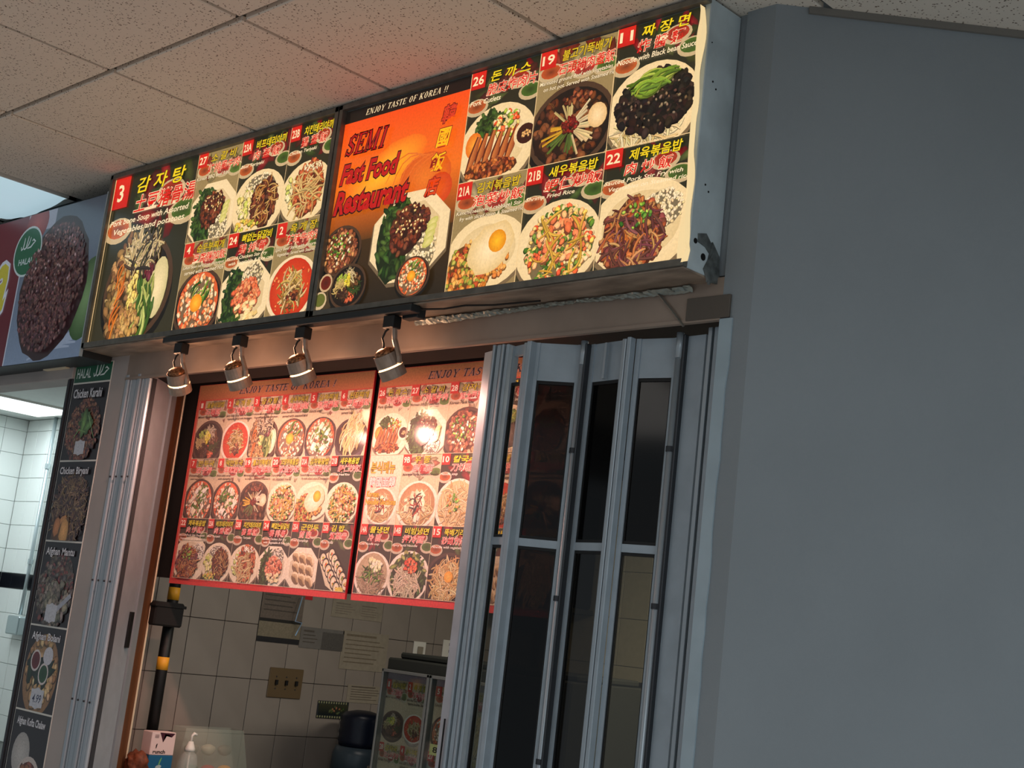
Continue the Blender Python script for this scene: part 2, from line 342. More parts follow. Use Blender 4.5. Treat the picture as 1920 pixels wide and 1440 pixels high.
# colours of food
KALE = [(40, 78, 34), (62, 104, 44), (84, 130, 60)]; MEAT = [(92, 44, 30), (120, 62, 40), (70, 32, 24), (148, 84, 54)]
RICE = [(238, 230, 208), (250, 244, 226), (226, 214, 186)]; NOOD = [(236, 214, 160), (246, 230, 186), (220, 190, 132)]
ORG = [(224, 120, 44), (236, 146, 60)]; GRN = [(96, 150, 50), (150, 196, 84), (52, 104, 36)]; SOUP = [(206, 70, 30), (224, 96, 48)]
SHR = [(236, 150, 110), (244, 180, 140), (220, 120, 84)]; EGG = [(250, 214, 70)]
def plate(A, kind, cx, cy, r, asp=.82):
    asp *= .87; e = A.ell; sh = (20, 18, 18)
    if kind == 'white': e(cx, cy-r*.05, r*1.04, r*asp*1.04, 0, (120, 108, 92), None, 28); e(cx, cy, r, r*asp, 0, (236, 226, 200), (252, 246, 228), 28); e(cx, cy+r*.02, r*.74, r*asp*.72, 0, (222, 210, 180), (244, 236, 214), 24)
    elif kind == 'octa': A.octa(cx, cy-r*.05, r*1.03, r*asp*1.03, (110, 100, 88)); A.octa(cx, cy, r, r*asp, (238, 230, 210), (252, 246, 230)); A.octa(cx, cy, r*.76, r*asp*.74, (218, 206, 180), (240, 232, 210))
    elif kind == 'stone': e(cx, cy-r*.12, r*1.05, r*asp*1.05, 0, (10, 9, 9), None, 28); e(cx, cy, r*1.02, r*asp*1.02, 0, (74, 56, 46), (60, 48, 42), 28); e(cx, cy, r*.92, r*asp*.9, 0, (20, 14, 12), (34, 22, 18), 26)
    elif kind == 'bowl': e(cx, cy-r*.3, r*.8, r*asp*.9, 0, (170, 156, 146), (214, 204, 196), 24); e(cx, cy, r, r*asp, 0, (240, 232, 218), None, 28); e(cx, cy, r*.88, r*asp*.86, 0, (200, 188, 170), (226, 214, 190), 26)
    elif kind == 'pot': e(cx, cy-r*.34, r*.86, r*asp*.95, 0, (70, 60, 74), (130, 118, 132), 24); e(cx, cy, r, r*asp, 0, (54, 44, 46), None, 28); e(cx, cy, r*.9, r*asp*.87, 0, (30, 22, 22), (60, 44, 36), 26)
def dish(A, key, cx, cy, r):
    p = lambda x, y, rx, ry, n, sz, cols, kind='blob', rot=None: (A.ell(x, y-ry*.08, rx*1.12, ry*1.12, 0, tuple(v*.5 for v in cols[0]), None, 14, .1) if n > 30 and kind != 'strand' else None, A.pile(x, y, rx*1.13, ry*1.13, int(n*1.9), sz*.80, cols, kind, rot))[1]
    X = lambda u: cx+u*r; Y = lambda v: cy+v*r*.88
    if key == '3':
        plate(A, 'stone', cx, cy, r, 1.0); p(X(-.35), Y(.05), r*.5, r*.8, 90, r*.2, [(120, 96, 66), (146, 120, 86), (96, 70, 46), (168, 140, 100)])
        e = A.ell; e(X(.62), Y(-.05), r*.27, r*.5, -.1, (206, 208, 176), (248, 246, 222), 18)
        p(X(-.1), Y(.1), r*.12, r*.4, 26, r*.14, [(238, 226, 150), (222, 206, 120)]); p(X(-.55), Y(-.15), r*.08, r*.5, 9, r*.2, ORG, 'strand', 1.1)
        p(X(.28), Y(-.2), r*.2, r*.5, 16, r*.32, [(150, 186, 96), (196, 216, 140), (70, 120, 50)], 'strand', 1.35); p(X(.3), Y(.35), r*.12, r*.14, 10, r*.18, [(104, 38, 60)])
        p(X(.05), Y(.68), r*.4, r*.28, 46, r*.2, [(232, 224, 196), (206, 196, 160), (70, 66, 58)], 'strand'); p(X(-.1), Y(-.62), r*.3, r*.26, 30, r*.16, [(150, 118, 74), (176, 146, 96)])
    elif key in ('27', 'bulgogi'):
        plate(A, 'octa', cx, cy, r, .95); p(X(-.35), Y(0), r*.42, r*.66, 60, r*.2, KALE, 'leaf'); p(X(.35), Y(-.3), r*.34, r*.36, 70, r*.08, RICE)
        p(X(.0), Y(.25), r*.42, r*.3, 60, r*.17, MEAT[:3]+[(60, 30, 26)]); p(X(-.1), Y(.0), r*.3, r*.3, 34, r*.15, MEAT[:3]); p(X(0), Y(.3), r*.35, r*.25, 18, r*.06, [(236, 206, 160)])
        for k in range(4): A.ell(X(.6-.02*k), Y(.18-.13*k), r*.15, r*.08, .5, (196, 206, 120), (230, 234, 180), 12)
    elif key == '23A':
        plate(A, 'white', cx, cy, r, .92); p(X(.0), Y(.5), r*.5, r*.24, 60, r*.08, RICE); p(X(-.5), Y(.05), r*.26, r*.3, 22, r*.2, [(226, 222, 150), (180, 196, 96), (240, 232, 190)])
        p(X(.25), Y(.0), r*.45, r*.5, 80, r*.18, MEAT[:3]); p(X(.3), Y(.05), r*.4, r*.45, 20, r*.15, [(206, 150, 90), (226, 190, 130)], 'strand'); p(X(-.3), Y(-.55), r*.4, r*.12, 16, r*.14, [(226, 180, 90), (180, 190, 80)])
    elif key == '23B':
        plate(A, 'white', cx, cy, r, .92); p(X(-.55), Y(.1), r*.22, r*.4, 16, r*.2, [(190, 206, 120), (236, 236, 196)]); p(X(.1), Y(.1), r*.5, r*.62, 90, r*.2, [(170, 84, 50), (196, 110, 70), (140, 60, 36)])
        p(X(.05), Y(-.1), r*.5, r*.5, 26, r*.24, [(240, 214, 160), (230, 196, 140)], 'strand'); p(X(.2), Y(.7), r*.35, r*.1, 26, r*.08, RICE)
    elif key in ('4', '5', '7', '8'):
        plate(A, 'stone' if key != '5' else 'pot', cx, cy, r, .95); A.ell(cx, cy, r*.84, r*.78, 0, (214, 96, 54), (236, 150, 104), 22)
        p(cx, cy, r*.7, r*.62, 80, r*.16, [(244, 206, 176), (236, 150, 110), (224, 100, 60), (250, 232, 206)]); p(X(.1), Y(.3), r*.35, r*.3, 12, r*.2, GRN, 'strand', .8)
        if key == '4': A.ell(X(-.05), Y(.02), r*.25, r*.22, 0, (236, 150, 30), (255, 206, 70), 16)
        else: p(X(.05), Y(.05), r*.5, r*.5, 9, r*.36, [(250, 240, 220), (244, 226, 200)], 'chunk', .9); p(cx, Y(-.1), r*.5, r*.4, 10, r*.2, GRN, 'leaf')
    elif key == '24':
        plate(A, 'octa', cx, cy, r, .95); p(X(-.4), Y(-.05), r*.36, r*.66, 56, r*.2, KALE, 'leaf'); p(X(.25), Y(.5), r*.35, r*.3, 60, r*.08, RICE)
        p(X(.1), Y(.0), r*.45, r*.36, 70, r*.17, [(220, 130, 100), (196, 96, 70), (236, 160, 124)]); p(X(.2), Y(-.42), r*.4, r*.2, 14, r*.2, [(240, 226, 190), (226, 206, 160)], 'chunk', .1)
    elif key == '2':
        plate(A, 'bowl', cx, cy, r, .95); A.ell(cx, cy, r*.84, r*.76, 0, (196, 52, 26), (226, 92, 48), 24); p(cx, cy, r*.7, r*.6, 22, r*.1, [(240, 130, 80), (206, 60, 30)])
        p(X(.05), Y(-.05), r*.36, r*.36, 46, r*.24, [(236, 214, 170), (220, 196, 120), (150, 120, 60)], 'strand'); p(X(.1), Y(-.3), r*.2, r*.2, 10, r*.16, MEAT)
    elif key == '26':
        plate(A, 'white', cx, cy, r, .95); p(X(-.25), Y(.52), r*.3, r*.2, 36, r*.18, KALE, 'leaf'); p(X(.2), Y(.45), r*.3, r*.24, 30, r*.14, [(230, 90, 50), (240, 220, 150), (130, 170, 60), (250, 240, 210)])
        A.ell(X(-.62), Y(.1), r*.22, r*.26, 0, (226, 120, 30), (246, 176, 70), 14)
        for k in range(6):
            x = X(-.6+.2*k); y = Y(-.18+.04*(k % 3)); A.strand([(x-r*.14, y-r*.34), (x-.02*r, y), (x+r*.1, y+r*.4)], r*.2, (96, 42, 22), (86, 34, 20)); A.strand([(x-r*.12, y-r*.32), (x, y), (x+r*.12, y+r*.4)], r*.14, (206, 130, 76), (150, 76, 42))
        p(X(-.1), Y(-.5), r*.6, r*.16, 46, r*.13, [(160, 84, 44), (186, 110, 60), (110, 50, 28)]); A.ell(X(.74), Y(.1), r*.3, r*.28, 0, (236, 228, 206), None, 20); A.ell(X(.74), Y(.1), r*.23, r*.2, 0, (60, 22, 14), (40, 16, 12), 18); p(X(.76), Y(.08), r*.1, r*.07, 12, r*.06, [(214, 170, 120)])
    elif key == '19':
        plate(A, 'stone', cx, cy, r, .95); p(cx, cy, r*.74, r*.64, 60, r*.2, [(70, 38, 24), (104, 60, 34)])
        for k in range(42):
            a = A.r.uniform(0, 6.283); q = A.r.uniform(.3, .5); c = [(240, 232, 206), (216, 206, 160), (236, 190, 60), (90, 120, 60), (240, 226, 190)][int(a*.8) % 5]
            A.strand([(X(q*.4*math.cos(a)), Y(q*.4*math.sin(a))), (X(q*1.5*math.cos(a)), Y(q*1.35*math.sin(a)))], r*.09, A.jit(c), tuple(v*.7 for v in c))
        A.ell(X(.62), Y(.12), r*.22, r*.24, .4, (226, 200, 160), (250, 240, 216), 14); p(cx, Y(.05), r*.18, r*.14, 22, r*.09, [(120, 24, 18), (90, 16, 14)]); p(X(.1), Y(.6), r*.3, r*.1, 14, r*.12, MEAT)
    elif key == '11':
        plate(A, 'white', cx, cy, r, .95); p(X(-.1), Y(-.45), r*.6, r*.26, 60, r*.2, [(246, 236, 200), (230, 214, 166), (250, 244, 216)], 'strand'); p(X(.05), Y(.12), r*.72, r*.5, 150, r*.2, [(22, 16, 14), (38, 26, 22), (12, 9, 9)]); p(X(.05), Y(.1), r*.6, r*.4, 26, r*.07, [(120, 110, 100), (86, 70, 60)])
        p(X(.02), Y(.5), r*.3, r*.1, 22, r*.28, [(130, 176, 60), (176, 206, 90), (96, 140, 44)], 'strand', .25)
    elif key == '21A':
        plate(A, 'white', X(.05), Y(.1), r*1.05, .8); p(X(-.35), Y(-.25), r*.55, r*.5, 110, r*.15, [(206, 140, 70), (180, 110, 50), (150, 160, 70), (226, 170, 100), (170, 70, 40)]); p(X(.45), Y(-.1), r*.2, r*.3, 26, r*.14, [(206, 130, 60), (226, 160, 90)])
        A.ell(X(.2), Y(.18), r*.62, r*.46, .5, (226, 210, 170), (255, 250, 236), 20, .08); A.ell(X(.35), Y(.3), r*.23, r*.22, 0, (226, 150, 20), (252, 206, 50), 16)
    elif key in ('21B', '20'):
        plate(A, 'white', cx, cy, r, .95); p(X(.05), Y(.0), r*.7, r*.62, 190, r*.14, [(240, 224, 180), (226, 196, 140), (232, 96, 60), (96, 140, 60), (240, 180, 140), (70, 110, 40), (240, 206, 110)]); p(X(.1), Y(.1), r*.5, r*.4, 18, r*.22, SHR)
        p(cx, cy, r*.6, r*.5, 10, r*.24, [(230, 190, 80)], 'strand')
    elif key == '22':
        plate(A, 'white', cx, Y(.1), r*1.15, .85); p(X(.45), Y(.4), r*.4, r*.3, 110, r*.08, RICE); p(X(-.15), Y(-.05), r*.6, r*.6, 120, r*.18, [(150, 74, 48), (120, 60, 70), (184, 110, 60), (96, 50, 40), (170, 130, 90)])
        p(X(-.1), Y(-.1), r*.55, r*.55, 44, r*.22, [(196, 120, 70), (140, 80, 100), (210, 160, 110), (110, 60, 60)], 'strand'); p(X(-.1), Y(.3), r*.3, r*.2, 12, r*.1, GRN)
    elif key == 'bibim':
        plate(A, 'stone', cx, cy, r, .95)
        for k, c in enumerate([(226, 110, 80), (60, 90, 40), (110, 76, 50), (236, 226, 196), (160, 190, 80), (236, 214, 150), (70, 46, 34)]):
            a = -1.2+k*.9; p(X(.42*math.cos(a)), Y(.4*math.sin(a)), r*.26, r*.22, 26, r*.17, [c, tuple(v*.8 for v in c)], 'strand' if k % 2 else 'blob')
        p(X(.0), Y(.25), r*.14, r*.2, 12, r*.18, [(216, 206, 60), (236, 226, 110)])
    elif key == '6':
        plate(A, 'pot', cx, cy, r, .85); p(X(0), Y(.05), r*.66, r*.5, 26, r*.2, MEAT); p(X(.08), Y(.1), r*.5, r*.5, 60, r*.36, [(240, 216, 150), (226, 196, 130), (250, 234, 190)], 'strand', 1.35)
    elif key == '25A':
        plate(A, 'octa', cx, cy, r, .95)
        for k in range(9): x = X(-.42+.42*(k % 3)+.05*(k//3)); y = Y(.48-.44*(k//3)-.06*(k % 3)); A.ell(x, y-.03*r, r*.27, r*.15, -.6, (120, 96, 70), None, 14); A.arc(x, y, r*.5, r*.22, -.6, .5, (238, 216, 176), (176, 144, 100)); A.arc(x+.02*r, y+.05*r, r*.46, r*.05, -.6, .6, (250, 236, 206))
    elif key == '25B':
        A.fan([(X(-.9), Y(.5)), (X(-.1), Y(.95)), (X(.95), Y(-.4)), (X(.5), Y(-1.0)), (X(-.3), Y(-.6))], (220, 208, 180), (244, 236, 214))
        for j in range(2):
            for k in range(6): x = X(-.62+.5*j+.2*k); y = Y(.5+.1*j-.24*k+.1*j); A.ell(x, y, r*.22, r*.29, .3, (14, 16, 18), None, 14); A.ell(x-.01*r, y, r*.17, r*.22, .3, (220, 208, 176), (250, 246, 230), 14); p(x, y, r*.07, r*.08, 5, r*.09, [(206, 70, 40), (100, 140, 50), (240, 200, 70)])
        A.ell(X(.6), Y(-.75), r*.2, r*.12, 0, (220, 200, 90), None, 10)
    elif key in ('28', '27b'):
        plate(A, 'stone', cx, cy, r, .95); p(cx, cy, r*.74, r*.66, 90, r*.22, [(150, 92, 66), (120, 66, 48), (190, 140, 104), (96, 50, 36)]); p(cx, Y(.2), r*.6, r*.4, 18, r*.12, GRN); p(cx, cy, r*.6, r*.5, 12, r*.12, RICE)
    elif key in ('9B', 'udon'):
        plate(A, 'bowl', cx, cy, r, .9); A.ell(cx, cy, r*.84, r*.72, 0, (170, 130, 90), (206, 170, 130), 20); p(cx, Y(-.1), r*.6, r*.45, 40, r*.25, NOOD, 'strand'); p(cx, cy, r*.5, r*.4, 10, r*.3, [(236, 220, 190)], 'chunk'); p(cx, Y(-.02), r*.2, r*.25, 10, r*.2, [(50, 40, 40), (180, 60, 50)], 'strand')
    elif key == '10':
        plate(A, 'bowl', cx, cy, r, 1.0); A.ell(cx, cy, r*.84, r*.8, 0, (226, 190, 140), (244, 220, 180), 20); p(cx, cy, r*.6, r*.6, 50, r*.26, NOOD, 'strand'); p(X(-.1), Y(.1), r*.3, r*.3, 10, r*.14, GRN+ORG)
    elif key == '14A':
        plate(A, 'bowl', cx, cy, r, .95); A.ell(cx, cy, r*.84, r*.78, 0, (180, 160, 130), (210, 190, 160), 20); p(cx, Y(-.25), r*.6, r*.4, 80, r*.25, [(196, 170, 140), (214, 190, 160), (170, 140, 110)], 'strand'); p(X(.1), Y(.4), r*.35, r*.2, 12, r*.26, [(226, 230, 170), (240, 236, 200)]); p(cx, cy, r*.5, r*.3, 10, r*.2, GRN, 'strand')
    elif key == '14B':
        plate(A, 'bowl', cx, cy, r, .95); p(cx, cy, r*.75, r*.7, 60, r*.24, KALE+[(190, 200, 110)], 'leaf'); p(cx, Y(-.2), r*.5, r*.45, 50, r*.26, [(226, 206, 176), (240, 224, 196)], 'strand'); p(X(.1), Y(.4), r*.25, r*.22, 24, r*.15, [(206, 76, 50), (224, 110, 70)])
    elif key == '15':
        plate(A, 'stone', cx, cy, r, .95); p(cx, Y(-.05), r*.66, r*.58, 90, r*.25, [(240, 206, 140), (226, 180, 110), (250, 226, 170)], 'strand'); A.ell(X(.05), Y(.1), r*.2, r*.18, 0, (236, 160, 50), (252, 206, 100), 12)
# number, Korean, Chinese, English lines, dish, dark header?
MENU = {
 '3': ('감 자 탕', '土豆猪骨湯', ['Pork bone Soup with Assorted', 'Vegetables and potatoes'], '3', 1),
 '27': ('소 갈 비', '烤排風牛肉', ['Korean BBQ Beef Ribs'], '27', 0), '23A': ('비프데리야끼', '肉 蓋 飯', ['Beef Teriyaki'], '23A', 1), '23B': ('치킨데리야끼', '鷄 蓋 飯', ['Chicken Teriyaki'], '23B', 1),
 '4': ('순두부찌개', '豆腐腦加飯', ['Soften Bean curd Soup on hotpot', 'served with steamed rice'], '4', 0), '24': ('뼈없는닭갈비', '鷄 排 骨', ['Sauted Chicken Stir Fry', 'with Vegetable & Rice cake'], '24', 1), '2': ('육 개 장', '辣味牛肉湯', ['Spicy Beef Stew with Assorted', 'Vegetables Served with Steamed rice'], '2', 0),
 '26': ('돈 까 스', '脆皮炸肉片', ['Pork Cutlets'], '26', 1), '19': ('불고기뚝배기', '石頭鍋肉蓋飯', ['Marinated ground Beef with Vegetables', 'on hot pot. Served with Steamed rice'], '19', 0), '11': ('짜 장 면', '炸 醬 麵', ['Noodle with Black bean Sauce'], '11', 1),
 '21A': ('김치볶음밥', '泡菜炒飯', ['Kimchi(seasoned cabbage) Stir', 'fry with sliced onion & Steamed rice'], '21A', 0), '21B': ('새우볶음밥', '蝦仁炒飯', ['Shrimp Fried Rice'], '21B', 1), '22': ('제육볶음밥', '肉 炒 飯', ['Sauted Pork Stir Fry with', 'Vegetables on Steamed rice'], '22', 1),
 '1': ('돌솥비빔밥', '石鍋飯', ['Mixed rice with vegetables'], 'bibim', 0), '5': ('김치찌개', '泡菜湯飯', ['Kimchi stew'], '5', 0), '6': ('된장찌개', '豆醬湯飯', ['Bean paste soup with rice', 'served hot'], '6', 0),
 '7': ('만두국', '餃子湯', ['Dumpling soup with rice', 'and vegetables'], '7', 0), '8': ('떡만두국', '年糕餃湯', ['Rice cake soup', 'with dumpling'], '8', 0), '20': ('오징어볶음밥', '魷魚炒飯', ['Squid stir fry', 'on Steamed rice'], '20', 0),
 '25A': ('군만두', '煎 餃', ['Fried Dumplings'], '25A', 1), '25B': ('김 밥', '紫菜卷', ['Rice rolls'], '25B', 1), '28': ('감자국', '加土豆猪骨', ['Korean Pork Ribs'], '28', 0),
 '9B': ('우 동', '烏龍面', ['Japanese Style Seafood Noodle'], '9B', 1), '10': ('칼국수', '刀切面', ['Noodle soup'], '10', 1), '14A': ('물냉면', '冷 面', ['Cold Noodle soup'], '14A', 1), '14B': ('비빔냉면', '拌冷面', ['Spicy cold Noodle'], '14B', 1), '15': ('뚝배기라면', '砂鍋方便面', ['Noodle with vegetables'], '15', 1)}
def cell(A, no, x0, x1, y0, y1, k=1.0, big=False, pale=False):
    ko, zh, en, dk, dark = MENU[no]; W, H = x1-x0, y1-y0
    if pale and no in ('26', '28', '9B', '3'): dark = 0
    A.rect(x0, x1, y0, y1, (48, 50, 40) if dark else (222, 200, 172) if pale else (150, 138, 108), (30, 36, 24) if dark else (206, 190, 158) if pale else (150, 140, 108))
    # background: side bowls, leaves, red peppers behind the lettering
    A.pile(x0+W*.62, y1-H*.17, W*.45, H*.15, 16, W*.2, [(60, 84, 40), (84, 104, 56), (150, 30, 40), (96, 40, 40)] if dark else [(206, 190, 160), (180, 170, 130), (216, 200, 176), (190, 120, 100)] if pale else [(170, 160, 120), (130, 140, 80), (190, 180, 150), (150, 60, 50)], 'leaf')
    for (u, v, c) in (((.72, .17, (170, 50, 34)), (.9, .30, (70, 110, 44)), (.13, .33, (190, 96, 50))) if dark else ((.16, .2, (190, 90, 50)), (.88, .26, (90, 130, 60)), (.6, .24, (176, 60, 60)))):
        A.ell(x0+W*u, y1-H*v, W*.17, H*.08, 0, (196, 186, 166), None, 16); A.ell(x0+W*u, y1-H*v+H*.01, W*.135, H*.058, 0, c, tuple(q*.6 for q in c), 14)
    r = W*(.54 if not big else .40); cy = y0+H*(.285 if not big else .29)
    dish(A, dk, x0+W*.5, cy, r if no not in ('11', '26') else r*1.02)
    tw = W*(.22 if not big else .2); th = H*(.155 if not big else .19)
    A.rect(x0, x0+tw, y1-th, y1, (196, 26, 24), (214, 40, 32))
    A.text(no, x0+tw*(.3 if len(no) == 1 else .14), x0+tw*(.66 if len(no) == 1 else .88), y1-th*.78, y1-th*.22, (250, 244, 230), None, .02)
    n = len(ko.replace(' ', '')); kw = min(.62, .15*n+.12)
    A.text(ko, x0+W*.30, x0+W*(.30+kw), y1-H*.125, y1-H*.03, (238, 226, 30) if dark else (214, 196, 40), (24, 26, 10), .018, .05, .15)
    zw = min(.72, .16*len(zh.replace(' ', ''))+.08); z0 = .26 if not big else .3
    A.text(zh, x0+W*z0, x0+W*(z0+zw), y1-H*.245, y1-H*.14, (226, 80, 88) if pale else (216, 26, 22), (254, 236, 226), .010, .044, .15)
    for i, t in enumerate(en):
        w2 = min(.94, .036*len(t)+.02); y = y1-H*(.31+.056*i); xa = x0+W*(.03+.06*i)
        A.text(t, xa, xa+W*w2, y, y+H*.046, (60, 40, 40) if pale and not dark else (250, 248, 240), None if dark or pale else (20, 18, 16), .012, .05, .2)
    # thin white cell border
    for q in ((x0, x0+W*.008, y0, y1), (x0, x1, y0, y0+H*.006)): A.rect(*q, (236, 220, 190))
def facing_front(y): return lambda u, v, d: (u, y-d, v)
def facing_right(x): return lambda u, v, d: (x+d, u, v)

# ================================================================= SETTING
CZ = 3.035
tag(obj('floor', bx(-9, 4, -4, 6, -.05, 0), M['floor']), kind='structure')
ceil = tag(obj('ceiling', bx(-9, 3, -3.2, 5.2, CZ+.02, CZ+.06), M['tee']), kind='structure')
GX0, GY0 = -3.405, 1.686
tee = bmesh.new()
tile_me = None
def ceil_tile(i, j):
    global tile_me
    x0, y0 = GX0+.62*i, GY0+1.235*j
    if tile_me is None:
        bm = bx(-.302, .302, -.61, .61, 0, .018, bev=.003)
        tile_me = bpy.data.meshes.new('ceiling_tile'); bmesh.ops.recalc_face_normals(bm, faces=bm.faces); bm.to_mesh(tile_me); bm.free(); tile_me.materials.append(M['tile_c'])
    o = link('ceiling_tile', tile_me, ceil); o.location = (x0+.31, y0+.6175, CZ)
LIGHTCELL = {(-2, -1), (-3, -1)}
for i in range(-6, 9):
    for j in range(-3, 3):
        y0 = GY0+1.235*j; x0 = GX0+.62*i
        if j >= 1 and x0 < -1.7: continue
        if x0 < -7 or x0 > 1.5: continue
        if (i == -3 and j in (0,)) : continue
        if j == 0 and x0 < -1.62:            # cut tile in front of the shop fronts
            bm = bx(x0+.008, x0+.612, y0+.008, 2.40 if x0 > -2.3 else 2.31, CZ, CZ+.018, bev=.003); obj('ceiling_tile', bm, M['tile_c'], ceil); continue
        ceil_tile(i, j)
# troffer beside the neighbour's sign
tro = empty('ceiling_light', (-4.95, 1.9, CZ), 'large pale fluorescent ceiling light above the burgundy patty sign', 'light')
TX0, TX1, TY0, TY1 = GX0-.62*3+.012+.0, GX0-.62*2-.012, 1.70, 2.26
bm = bmesh.new()
for a in ((TX0, TX1, TY0, TY0+.02), (TX0, TX1, TY1-.03, TY1), (TX0, TX0+.02, TY0, TY1), (TX1-.012, TX1, TY0, TY1)): box(bm, *a, CZ-.004, CZ+.03)
obj('frame', bm, M['white'], tro)
bm = bmesh.new(); n = 14; vs = []
for k in range(n+1):
    u = k/n; x = TX0+.02+(TX1-TX0-.032)*u; z = CZ+.004-.03*math.sin(math.pi*u)-.006*abs(math.sin(3*math.pi*u)); vs.append((bm.verts.new((x, TY0+.02, z)), bm.verts.new((x, TY1-.03, z))))
for a, b in zip(vs, vs[1:]): bm.faces.new((a[0], b[0], b[1], a[1]))
obj('diffuser', bm, M['lens'], tro, smooth=True)

# pillar: short face beside the shop front, then the wall that turns away at 45 degrees
PX = -1.625; FY = 2.29
tag(obj('wall_right', bx(-1.70, PX, FY, FY+.12, 0, 3.06), M['wall']), kind='structure')
tag(obj('wall_diagonal', plan_box((PX, FY), (PX+2.6, FY+2.6), 0, .12, 0, 3.06), M['wall']), kind='structure')
tag(obj('trim_13', plan_box((PX+.05, FY+.05), (PX+2.6, FY+2.6), -.008, -.0005, 3.019, CZ-.0005), M['tee']), kind='structure')
# ragged painted jamb strip
bm = bmesh.new(); R2 = random.Random(3); prev = None; nz = 46
for k in range(nz+1):
    z = 2.33*k/nz; xr = -1.672+R2.uniform(-.0022, .0022)+(.004 if z > 2.2 else 0)
    cur = [bm.verts.new(p) for p in ((-1.701, FY-.004, z), (xr, FY-.004, z), (xr, FY+.002, z), (-1.701, FY+.02, z))]
    if prev:
        for q in range(4): bm.faces.new((prev[q], prev[(q+1) % 4], cur[(q+1) % 4], cur[q]))
    prev = cur
tag(obj('trim_1', bm, M['jamb']), kind='structure')
# wall above the openings
tag(obj('wall_front', bx(-8.2, -1.70, 2.30, 2.36, 2.43, 3.06), M['wall']), kind='structure')
# header beam over the opening
bm = bx(-4.13, -1.698, FY, FY+.012, 2.328, 2.425, bev=.002); box(bm, -4.13, -1.70, FY-.004, FY, 2.328, 2.336)
box(bm, -4.13, -1.70, FY+.036, FY+.16, 2.40, 2.43)
hb = tag(obj('trim_2', bm, M['beam']), kind='structure')
tag(obj('trim_3', bx(-1.79, -1.676, FY-.007, FY-.0005, 2.332, 2.382, bev=.001), mat('brown_end_plate', (92, 84, 76), .6)), kind='structure')
tag(obj('trim_4', bx(-4.1, -1.70, FY+.0125, FY+.16, 2.342, 2.399), M['blackm']), kind='structure')  # black block paints in the shade of the recess behind the beam
# pilaster between the two shops
pil = tag(obj('trim_5', bx(-4.487, -4.13, FY, FY+.11, 0, 2.43, bev=.003), M['post']), kind='structure')
# neighbour header and frame
bm = bx(-8.2, -4.487, FY-.01, FY+.08, 2.352, 2.405, bev=.003); box(bm, -8.2, -4.69, FY-.03, FY, 2.405, 2.435)
tag(obj('trim_6', bm, M['post']), kind='structure')
tag(obj('trim_7', bx(-4.69, -4.25, FY-.012, FY, 2.405, 2.428, bev=.002), M['post']), kind='structure')
tag(obj('trim_8', bx(-4.68, -4.515, FY-.028, FY-.011, 2.388, 2.396), M['cream']), kind='structure')
bm = bx(-4.527, -4.492, FY-.004, FY+.05, 0, 2.352, bev=.003); box(bm, -4.507, -4.502, FY-.008, FY-.003, 0, 2.35)
tag(obj('trim_9', bm, M['alud']), kind='structure')
tag(obj('wall_between', bx(-4.487, -4.362, FY+.11, 4.8, 0, 2.9), M['grout']), kind='structure')

# tiled walls: each tile is a piece
def tiles(wall, m, kind, a0, a1, da, z0, z1, dz, at, g=.0022, th=.004, special=None, sm=None):
    mes = {}
    na = int(round((a1-a0)/da)); nz = int(round((z1-z0)/dz))
    for i in range(na):
        for j in range(nz):
            mm = sm if special and special(j) else m
            if mm.name not in mes:
                h, k = da/2-g/2, dz/2-g/2
                bm = bx(-th/2, th/2, -h, h, -k, k, bev=.0012) if kind == 'x' else bx(-h, h, -th/2, th/2, -k, k, bev=.0012)
                me = bpy.data.meshes.new('wall_tile'); bm.to_mesh(me); bm.free(); me.materials.append(mm); mes[mm.name] = me
            o = link('wall_tile', mes[mm.name], wall); a = a0+da*(i+.5); z = z0+dz*(j+.5)
            o.location = (at+R.uniform(-.0003, .0003), a, z) if kind == 'x' else (a, at+R.uniform(-.0003, .0003), z)
wl = tag(obj('wall_left', bx(-4.362, -4.354, 2.40, 4.8, 0, 2.5), M['grout']), kind='structure')
tiles(wl, M['tile'], 'x', 2.826-.152*2, 2.826+.152*12, .152, .967, 2.388, .203, -4.352)
wb = tag(obj('wall_back', bx(-4.36, -1.5, 4.70, 4.78, 0, 2.5), M['groutn']), kind='structure')
tiles(wb, M['tilec'], 'y', -4.34, -4.34+.152*18, .152, .967, 2.388, .203, 4.697)
tag(obj('ceiling', bx(-4.36, -1.72, 2.46, 4.8, 2.48, 2.52), M['alud']), kind='structure')
# neighbour kitchen
wn = tag(obj('wall_far_back', bx(-7.62, -4.487, 3.63, 3.7, 0, 2.6), M['groutn']), kind='structure')
for z0, z1, dz, mm in ((2.499, 2.566, .067, 'tilen'), (1.689, 2.499, .135, 'tilen'), (1.604, 1.689, .085, 'tileb'), (.794, 1.604, .135, 'tilen')):
    tiles(wn, M[mm], 'y', -7.555, -7.555+.134*6, .134, z0, z1, dz, 3.627)
obj('wall_panel', bx(-7.555+.134*6, -4.49, 3.622, 3.63, 1.2, 2.56), M['tilen'], wn)
wn2 = tag(obj('wall_far_left', bx(-7.66, -7.562, 2.3, 3.7, 0, 2.6), M['groutn']), kind='structure')
for z0, z1, dz, mm in ((2.499, 2.566, .067, 'tilen'), (1.689, 2.499, .135, 'tilen'), (1.604, 1.689, .085, 'tileb'), (.794, 1.604, .135, 'tilen')):
    tiles(wn2, M[mm], 'x', 3.627-.137*7, 3.627, .137, z0, z1, dz, -7.56)
tag(obj('ceiling', bx(-7.66, -4.487, 2.40, 3.7, 2.568, 2.60), M['nceil']), kind='structure')
